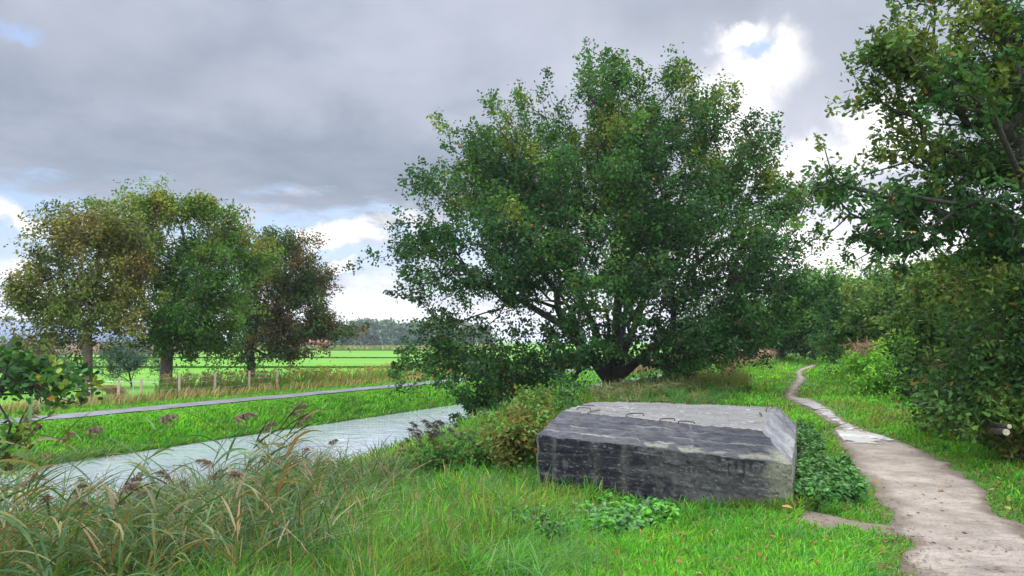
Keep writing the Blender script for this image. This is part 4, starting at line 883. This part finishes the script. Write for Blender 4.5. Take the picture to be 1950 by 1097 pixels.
# ------------------------------------------------------------------ reeds
M_REED = leaf_mat('reed_leaf', .3, .48, .22, .3); M_PLUME = leaf_mat('plume', .3, .8, .1, .2)
def plume_geo(g, tip, dirv, L, n=70, droop=1.0):
    dirv = nrm(np.asarray(dirv, float)[None])[0]; t = g.random(n) ** .8
    axis = tip + dirv * (t * L)[:, None] - np.array([0, 0, 1.]) * (droop * .45 * L * t ** 2)[:, None]
    a = g.random(n) * 2 * math.pi; side = np.stack([np.cos(a), np.sin(a), a * 0], -1)
    d = nrm(side * .55 + dirv * .8 + np.array([0, 0, -.55 * droop]) + g.normal(size=(n, 3)) * .15); ln = L * (.22 + .35 * g.random(n)) * (1.15 - .8 * t)
    K = 4; T = np.linspace(0, 1, K); Pc = axis[:, None] + d[:, None] * (T[None, :, None] * ln[:, None, None]) - np.array([0, 0, 1.]) * (.35 * ln[:, None] * T[None] ** 2)[..., None]
    W = nrm(np.cross(d, g.normal(size=(n, 3)))); wd = np.array([.0015, .0035, .0045, .001])[None] * (.8 + .8 * g.random((n, 1)))
    return ribbons(Pc, W, wd)
def reed_proto(k, H, wind, plume, greens, lw=.0105, nleaf=10, plumecol=(.17, .125, .095)):
    g = np.random.default_rng(500 + k); T = np.linspace(0, 1, 7)
    lean = np.array([wind[0], wind[1]]) * .24 + g.normal(size=2) * .08
    ax = np.stack([lean[0] * H * T ** 2, lean[1] * H * T ** 2, H * (T - .06 * T ** 2)], -1)
    bs = Bag(); tube(bs, ax, np.linspace(.0042, .0018, 7), (.17, .20, .06) if k % 3 else (.26, .22, .10), 5); st = bs.build('stem', M_REED)
    pos = []; dd = []; LL = []; cc = []
    for i in range(nleaf):
        t = .18 + .78 * (i + .5) / nleaf; p = np.array([np.interp(t, T, ax[:, j]) for j in range(3)])
        a = math.atan2(wind[1], wind[0]) + (0 if g.random() < .68 else math.pi) + g.normal() * .6
        el = .55 + .45 * g.random(); d = np.array([math.cos(a) * math.cos(el), math.sin(a) * math.cos(el), math.sin(el)])
        pos.append(p); dd.append(d); LL.append((.28 + .32 * g.random()) * (1.1 - .5 * abs(t - .55))); c = greens[g.integers(len(greens))]; cc.append(np.array(c) * (.7 + .6 * g.random()))
    pos, dd, LL, cc = map(np.array, (pos, dd, LL, cc)); n = len(pos); K = 8; t = np.linspace(0, 1, K)
    dr = .12 + .65 * g.random(n)
    hor = dd * (1, 1, 0); Pc = pos[:, None] + (dd[:, None] * t[None, :, None] + hor[:, None] * .15 * (t ** 2)[None, :, None] + np.array([0, 0, -1.])[None, None] * (dr[:, None] * t[None] ** 2.2)[..., None] * .8) * LL[:, None, None]
    side = nrm(np.cross(dd, np.array([0, 0, 1.])) + np.array([0, 0, .5]) * g.normal(size=(n, 1)))
    wp = np.interp(t, [0, .12, .4, .75, 1], [.45, .85, 1, .6, .03]); V, Fq = ribbons(Pc, side, wp[None] * lw * (.6 + .7 * g.random((n, 1))))
    fo = mesh('foliage', V, Fq, M_REED, rep(cc, 2 * K)); pl = None
    if plume:
        V, Fq = plume_geo(g, ax[-1], (wind[0] + .2 * g.normal(), wind[1] + .2 * g.normal(), .75), .18 + .06 * g.random(), 100); pl = mesh('plume', V, Fq, M_PLUME, np.tile(np.array(plumecol) * (.8 + .5 * g.random()), (len(V), 1)))
    obs = [o for o in (st, fo, pl) if o]
    for o in obs: C.objects.unlink(o)
    return obs, H
def place_reed(proto, x, y, h, rz, label, group, z=None):
    obs, H = proto; z = float(ground_z(x, y)) if z is None else z
    r = empty('reed', (x, y, z - .02), label, 'reed', group, rz); r.scale = (h / H,) * 3
    for o in obs: c = o.copy(); C.objects.link(c); c.parent = r
def reeds():
    g = np.random.default_rng(42); wind = (.85, -.1)
    gr = [(.06, .135, .04), (.08, .16, .05), (.11, .20, .05), (.05, .10, .03), (.08, .17, .06), (.16, .17, .05), (.22, .19, .08)]
    dry = [(.30, .22, .11), (.22, .16, .08), (.16, .15, .06), (.26, .15, .07)]
    protos = [reed_proto(i, 1.2, wind, i in (0, 4), gr, nleaf=16 + i % 4) for i in range(8)] + [reed_proto(8 + i, 1.1, wind, i == 0, dry, nleaf=9) for i in range(2)]
    def top(u): return np.interp(u, [-150, 0, 100, 300, 420, 480, 560, 640, 720, 760], [890, 900, 905, 915, 900, 850, 865, 865, 880, 940])
    n = 0
    while n < 186:
        u = g.uniform(-120, 735); y = g.uniform(5.4, 10.5)
        if u > 660 - (7.6 - y) * 130 * (y < 7.6): continue
        x = (u - 975) / F * y; z = float(ground_z(x, y)); vt = top(u) + g.normal() * 22 - (g.exponential(38) if g.random() < .30 else 0) + 50 * g.random() ** 2
        h = Pd(u, max(vt, 775), y)[2] - z
        if h < .35: continue
        h = min(h, 1.9); pi = g.integers(0, 8) if g.random() < .90 - .30 * (u > 560) else 8 + g.integers(0, 2); p = protos[pi]
        place_reed(p, x, y, h, g.normal() * .45 + (math.pi if g.random() < .3 else 0), ['brown plumed green reed in the dense windblown bed at the lower left', 'green reed without plume in the dense windblown bed at the lower left', 'dry tan reed in the dense windblown bed at the lower left'][2 if pi > 7 else 0 if pi in (0, 4) else 1], 'reeds of the bed at the lower left'); n += 1
    for (u, vt, y) in ((478, 770, 8.6), (262, 775, 8.0), (400, 795, 7.6), (455, 800, 9.2), (120, 800, 8.4), (690, 850, 8.4), (500, 790, 9.0)):
        x = (u - 975) / F * y; z = float(ground_z(x, y)); place_reed(protos[[0, 4, 2][n % 3]], x, y, Pd(u, vt, y)[2] - z, 0.2 * g.normal(), 'tallest reed stems standing above the bed at the lower left, against the water', 'reed stems above the bed'); n += 1
    # feathery grey plumes by the water, left of the bunker
    pd = [reed_proto(20 + i, 1.0, (-.7, -.1), True, [(.10, .10, .06), (.07, .11, .05)], nleaf=5, plumecol=(.10, .085, .08), lw=.008) for i in range(3)]
    for i in range(56):
        u = g.uniform(770, 920); y = g.uniform(12.5, 14.5); x = (u - 975) / F * y; z = float(ground_z(x, y)); vt = np.interp(u, [770, 810, 860, 920], [850, 800, 790, 820]) + abs(g.normal()) * 26
        place_reed(pd[i % 3], x, y, max(.4, Pd(u, vt, y)[2] - z), g.normal() * .4, 'dark feathery reed by the water, between the lower left bed and the bunker', 'dark feathery reeds by the water')
    for i in range(44):
        u = g.uniform(500, 800); y = g.uniform(10.5, 12.8); x = (u - 975) / F * y; z = float(ground_z(x, y)); vt = np.interp(u, [500, 600, 780], [835, 850, 885]) + abs(g.normal()) * 25
        place_reed(protos[i % 8], x, y, max(.4, Pd(u, vt, y)[2] - z), g.normal() * .5, 'green reed at the water line behind the lower left bed', 'reeds at the water line')
    # matted dead leaves and stems under the living reeds
    m = 24000; x, y, u, v = img_sample(m, -150, 760, 900, 1140, g, -.7); keep = (g.random(m) < sstep(770, 620, u + (v - 1000) * .9)); x, y = x[keep], y[keep]; m = len(x)
    blades('reed_litter', x, y, (.34 + .50 * g.random(m) ** 1.5), .011 + .012 * g.random(m), pick(g, m, [(DRY * .8, 1), (STRAW * .8, .7), (OLV * .8, 1.3), (GBL * .8, 2.0), (np.array((.07, .14, .05)), 2.2)]), M_REED, 'tangle of low reed leaves and dead stems under the reed bed', lean=1.0, K=6, wind=(.4, 0), seed=9)
    # pinkish reed fringes farther off, uncountable
    def fringe(name, label, n, uf, vf, Yf, hf, cols, w, z=None, pc=(.42, .25, .19)):
        u = uf(n); Y = Yf(n, u); x = (u - 975) / F * Y; zz = ground_z(x, Y) if z is None else np.full(n, z); h = hf(n); K = 4; T = np.linspace(0, 1, K)
        ln = g.normal(size=(n, 2)) * .16 + (.18, 0); Pc = np.stack([x, Y, zz], -1)[:, None] + np.stack([ln[:, :1] * T ** 2 * h[:, None], ln[:, 1:] * T ** 2 * h[:, None], h[:, None] * T], -1)
        V, Fq = ribbons(Pc, np.tile([[1., 0, 0]], (n, 1)), np.array([.5, 1, .8, .1])[None] * w[:, None] if hasattr(w, '__len__') else np.array([.5, 1, .8, .1])[None] * np.full((n, 1), w)); b = Bag(); b.add(V, Fq, rep(pick(g, n, cols), 2 * K))
        k = g.random(n) < .35; tp = Pc[k, -1]; m = k.sum(); q = 5
        tp = np.repeat(tp, q, 0) + g.normal(size=(m * q, 3)) * (.05, .05, .03); d = nrm(g.normal(size=(m * q, 3)) + (.7, 0, -.4)); ll = .16 + .12 * g.random(m * q)
        Pc = tp[:, None] + d[:, None] * np.linspace(0, 1, 3)[None, :, None] * ll[:, None, None]; ww = w if not hasattr(w, '__len__') else np.repeat(w[k], q)[:, None]
        V, Fq = ribbons(Pc, np.tile([[.7, 0, .7]], (m * q, 1)), np.array([.4, 1, .2])[None] * (np.full((m * q, 1), w) if not hasattr(w, '__len__') else ww)); b.add(V, Fq, rep(np.array(pc) * (.7 + .5 * g.random((m * q, 1))), 6))
        tag(b.build(name, M_PLUME), label, None, None, 'stuff')
    fringe('reeds', 'pinkish plumed reeds beside the elder bush right of the path', 700, lambda n: g.uniform(1610, 1715, n), None, lambda n, u: g.uniform(26, 33, n), lambda n: .9 + .7 * g.random(n), [(OLV, 1.5), (GBL, 1), (STRAW * .7, .7)], .022)
    fringe('reeds', 'pinkish reeds along the canal edge left of the far path end', 1500, lambda n: g.uniform(1370, 1475, n), None, lambda n, u: np.interp(u, [1370, 1475], [34, 58]) + g.uniform(-3, 5, n), lambda n: .5 + .5 * g.random(n), [(OLV, 1.5), (GBL, 1), (STRAW, .8)], .03)
    fringe('reeds', 'brown reeds on the canal bank behind the oak trunk', 900, lambda n: g.uniform(1190, 1400, n), None, lambda n, u: 19.9 / (.487 - (u - 975) / F) * 1.03 + g.uniform(0, 3, n), lambda n: .8 + .7 * g.random(n), [(STRAW, 1.5), (DRY, 1)], .06, z=-1.2)
    fringe('tussocks', 'long olive grass tussocks at the foot of the great oak', 1600, lambda n: g.uniform(1120, 1420, n), None, lambda n, u: np.interp(u, [1120, 1420], [19, 30]) + g.uniform(-3, 3, n), lambda n: .12 + .28 * g.random(n), [(OLV * .8, 2), (GBL, 1.5), (GR1 * .7, 1), (STRAW, .5)], .016, pc=(.2, .2, .08))
    fringe('dry_herbs', 'rust and olive tall herbs at the field edge beyond the fence', 1900, lambda n: g.uniform(300, 900, n), None, lambda n, u: 29.2 / (.487 - (u - 975) / F) + g.uniform(-1.5, 2.5, n), lambda n: (.35 + .75 * g.random(n) ** 1.3), [(OLV * 1.4, 2), (DRY * .9, .6), (GR3 * 1.4, 1.8), (GRY * .8, 1)], .022, pc=(.34, .25, .10))
    for i, (u, Y, lab) in enumerate(((228, 34, 'drooping tan pampas like clump left of the domed tree trunk'), (368, 34, 'drooping tan reed clump right of the domed tree trunk'))):
        n = 260; c = Pd(u, 725, Y); zz = float(ground_z(c[0], Y)); r0 = np.stack([c[0] + g.normal(size=n) * .15, Y + g.normal(size=n) * .15, np.full(n, zz)], -1); a = g.normal(size=n) * .5 + (math.pi if i == 0 else math.pi) ; L = .7 + .4 * g.random(n); T = np.linspace(0, 1, 5)
        dd = np.stack([np.cos(a), np.sin(a)], -1) * .75; Pc = r0[:, None] + np.stack([dd[:, :1] * T * L[:, None], dd[:, 1:] * T * L[:, None], L[:, None] * (1.5 * T - 1.1 * T ** 2)], -1)
        V, Fq = ribbons(Pc, nrm(g.normal(size=(n, 3))), np.array([.5, .8, 1, 1, .3])[None] * np.full((n, 1), .018)); o = mesh('grass_clump', V, Fq, M_PLUME, rep(pick(g, n, [(STRAW * .9, 1), (DRY, 1)]), 10), loc=(c[0], Y, zz)); tag(o, lab, 'grass clump')
reeds()

# ------------------------------------------------------------------ small things
def small():
    g = np.random.default_rng(12)
    # litter along the path
    m = 12000; x, y, u, v = img_sample(m, 1480, 2050, 745, 1140, g); d = path_m(x, y); ok = (d > -.25) & (g.random(m) < np.where(d < .15, .9, .22)); x, y = x[ok], y[ok]; m = len(x)
    ln = .010 + .04 * g.random(m) ** 2; a = g.normal(size=m) * .6; d = np.stack([np.cos(a), np.sin(a), 0 * a], -1); nml = nrm(g.normal(size=(m, 3)) * .3 + (0, 0, 1)); z = ground_z(x, y) + .04
    V, Fq = leaves(m, np.stack([x, y, z], -1), nrm(d), nml, ln, ln * (.12 + .4 * g.random(m) ** 2), SIMPLE, .2)
    tag(mesh('leaf_litter', V, Fq, M_LEAF, rep(pick(g, m, [(np.array((.12, .08, .055)), 2), (np.array((.18, .10, .05)), 1), (np.array((.30, .19, .10)), .7), (np.array((.07, .055, .045)), 1)]), 6)), 'fallen leaves and twigs scattered on the sandy path', None, None, 'stuff')
    m = 420; x, y, u, v = img_sample(m, 700, 1950, 900, 1120, g); ok = (path_m(x, y) < 0) & ~in_bunker(x, y, .02); x, y = x[ok], y[ok]; m = len(x)
    V, Fq = leaves(m, np.stack([x, y, ground_z(x, y) + .06 + .05 * g.random(m)], -1), nrm(np.stack([g.normal(size=m), g.normal(size=m), g.normal(size=m) * .4], -1)), nrm(g.normal(size=(m, 3)) * .5 + (0, -.3, 1)), .03 + .03 * g.random(m), .02 + .02 * g.random(m), OAK, .25)
    tag(mesh('fallen_leaves', V, Fq, M_LEAF, rep(pick(g, m, [(np.array((.30, .17, .06)), 1), (np.array((.18, .10, .05)), 1.5), (np.array((.34, .28, .08)), .6)]), 2 * len(OAK))), 'small brown fallen leaves strewn in the lawn', None, None, 'stuff')
    def leafthing(u, v, L, rz, col, label, dz=.05):
        p = P(u, v, 0.0); z = float(ground_z(p[0], p[1])); p = P(u, v, z); z = float(ground_z(p[0], p[1])) + dz
        V, Fq = leaves(1, np.zeros((1, 3)), np.array([[math.cos(rz), math.sin(rz), .1]]), nrm(np.array([[.1, -.3, 1.]])), np.array([L]), np.array([L * .7]), OAK, .25)
        o = mesh('fallen_leaf', V, Fq, M_LEAF, np.tile(col, (len(V), 1))); o.location = (p[0], p[1], z); tag(o, label, 'leaf', 'single fallen leaves')
    leafthing(1490, 985, .11, .3, (.50, .28, .09), 'tan fallen leaf in the grass in front of the bunker corner', .10)
    leafthing(1583, 1055, .10, 1.3, (.48, .24, .10), 'orange fallen leaf in the grass at the bottom, left of the path', .09)
    leafthing(1786, 942, .09, .2, (.30, .11, .06), 'red brown fallen leaf in the middle of the path', .04)
    # dead boughs in front of the scrub
    for pts, r, lab in ((((1755, 808, 12.6), (1790, 798, 12.5), (1820, 808, 12.3), (1850, 822, 12.0)), .014, 'grey fallen bough lying at the foot of the scrub'),
                        (((1866, 782, 11.2), (1880, 797, 11.0), (1893, 812, 10.8)), .010, 'thin pale stick leaning in the scrub at right'),
                        (((1875, 743, 10.9), (1905, 758, 10.7), (1950, 758, 10.5)), .010, 'pale bare branch crossing the scrub at the right edge'),
                        (((1868, 740, 12.4), (1895, 748, 11.5), (1905, 770, 11.0)), .007, 'thin bent twig above the pale branch in the scrub')):
        bg = Bag(); P3 = np.array([Pd(*q) for q in pts]); P3[:, 1] -= .9
        tube(bg, P3, np.linspace(r, r * .5, len(P3)), (.34, .29, .22), 6); tag(bg.build('dead_branch', M_BARK, None, True, P3[0]), lab, 'branch')
    for u, v, r, lab in ((1916, 823, .045, 'pale sawn log end low in the scrub, lower and larger of two'), (1922, 812, .030, 'pale sawn log end low in the scrub, upper and smaller of two')):
        c = Pd(u, v, 9.4); bg = Bag(); rt = empty('cut_log', tuple(c), lab, 'log', 'sawn log ends in the scrub')
        tube(bg, [c, c + (.15, .6, -.05), c + (.3, 1.2, -.12)], r, (.10, .08, .06), 10, False); bg.build('bark', M_BARK, rt, True).location = -Vector(c)
        bg = Bag(); tube(bg, [c - (0, .004, 0), c + (0.002, .004, 0)], r * .9, (.42, .36, .24), 12); bg.build('cut_face', M_WOOD, rt).location = -Vector(c)
    # duckweed at left water edge
    x, y, u, v = img_sample(9000, -120, 70, 888, 945, g, -1.2); t_ = 2.9; X, Y = [], []
    a = (u - 975) / F; b = (548.5 - v) / F; dz = math.sin(PITCH) + math.cos(PITCH) * b; dy = math.cos(PITCH) - math.sin(PITCH) * b; t = (WL - HC) / dz; x = a * t; y = dy * t
    ok = fbm(x * 1.5, y * 1.5, 0, 33, 3) > .40; x, y = x[ok], y[ok]; m = len(x); d = nrm(np.stack([g.normal(size=m), g.normal(size=m), 0 * x], -1)); L = np.full(m, .06)
    V, Fq = leaves(m, np.stack([x, y, np.full(m, WL + .035)], -1), d, np.tile([[0, 0, 1.]], (m, 1)), L, L * .9, ROUND, 0.02)
    tag(mesh('duckweed', V, Fq, M_LEAF, rep(pick(g, m, [(np.array((.38, .48, .28)), 2), (np.array((.28, .40, .18)), 1)]), 10)), 'pale green duckweed floating at the left edge of the water', None, None, 'stuff')
    # distant bird
    c = Pd(1629, 214, 70); r = Bag(); tube(r, [(-.22, 0, 0), (-.1, 0, .02), (.1, 0, .02), (.24, 0, .03)], [.01, .06, .06, .02], (.03, .03, .03), 8)
    V = [(0.05, 0, .04), (-.1, 0, .04), (-.12, .5, .22), (.0, .55, .22), (-.12, -.5, .22), (.0, -.55, .22)]
    bd = r.build('bird', M_PLAIN, None, True); bd.location = c; bd.rotation_euler.z = .5; tag(bd, 'tiny dark bird flying in the grey sky left of the overhanging oak', 'bird')
    w = Bag(); w.add(V, [(0, 1, 2, 3), (1, 0, 5, 4)], (.03, .03, .03)); w.build('wings', M_PLAIN, bd)
small()

# ------------------------------------------------------------------ air
def haze():
    m = bpy.data.materials.new('haze'); m.use_nodes = True; t = m.node_tree; t.nodes.clear()
    v = t.nodes.new('ShaderNodeVolumePrincipled'); v.inputs['Color'].default_value = (.86, .92, 1, 1); v.inputs['Density'].default_value = .0003; v.inputs['Anisotropy'].default_value = .2
    o = t.nodes.new('ShaderNodeOutputMaterial'); t.links.new(v.outputs[0], o.inputs['Volume'])
    bg = Bag(); box(bg, -3900, 4300, -60, 4600, -3.2, 22); h = bg.build('haze', m); h['kind'] = 'stuff'; h['label'] = 'thin damp air over the meadow'
haze()
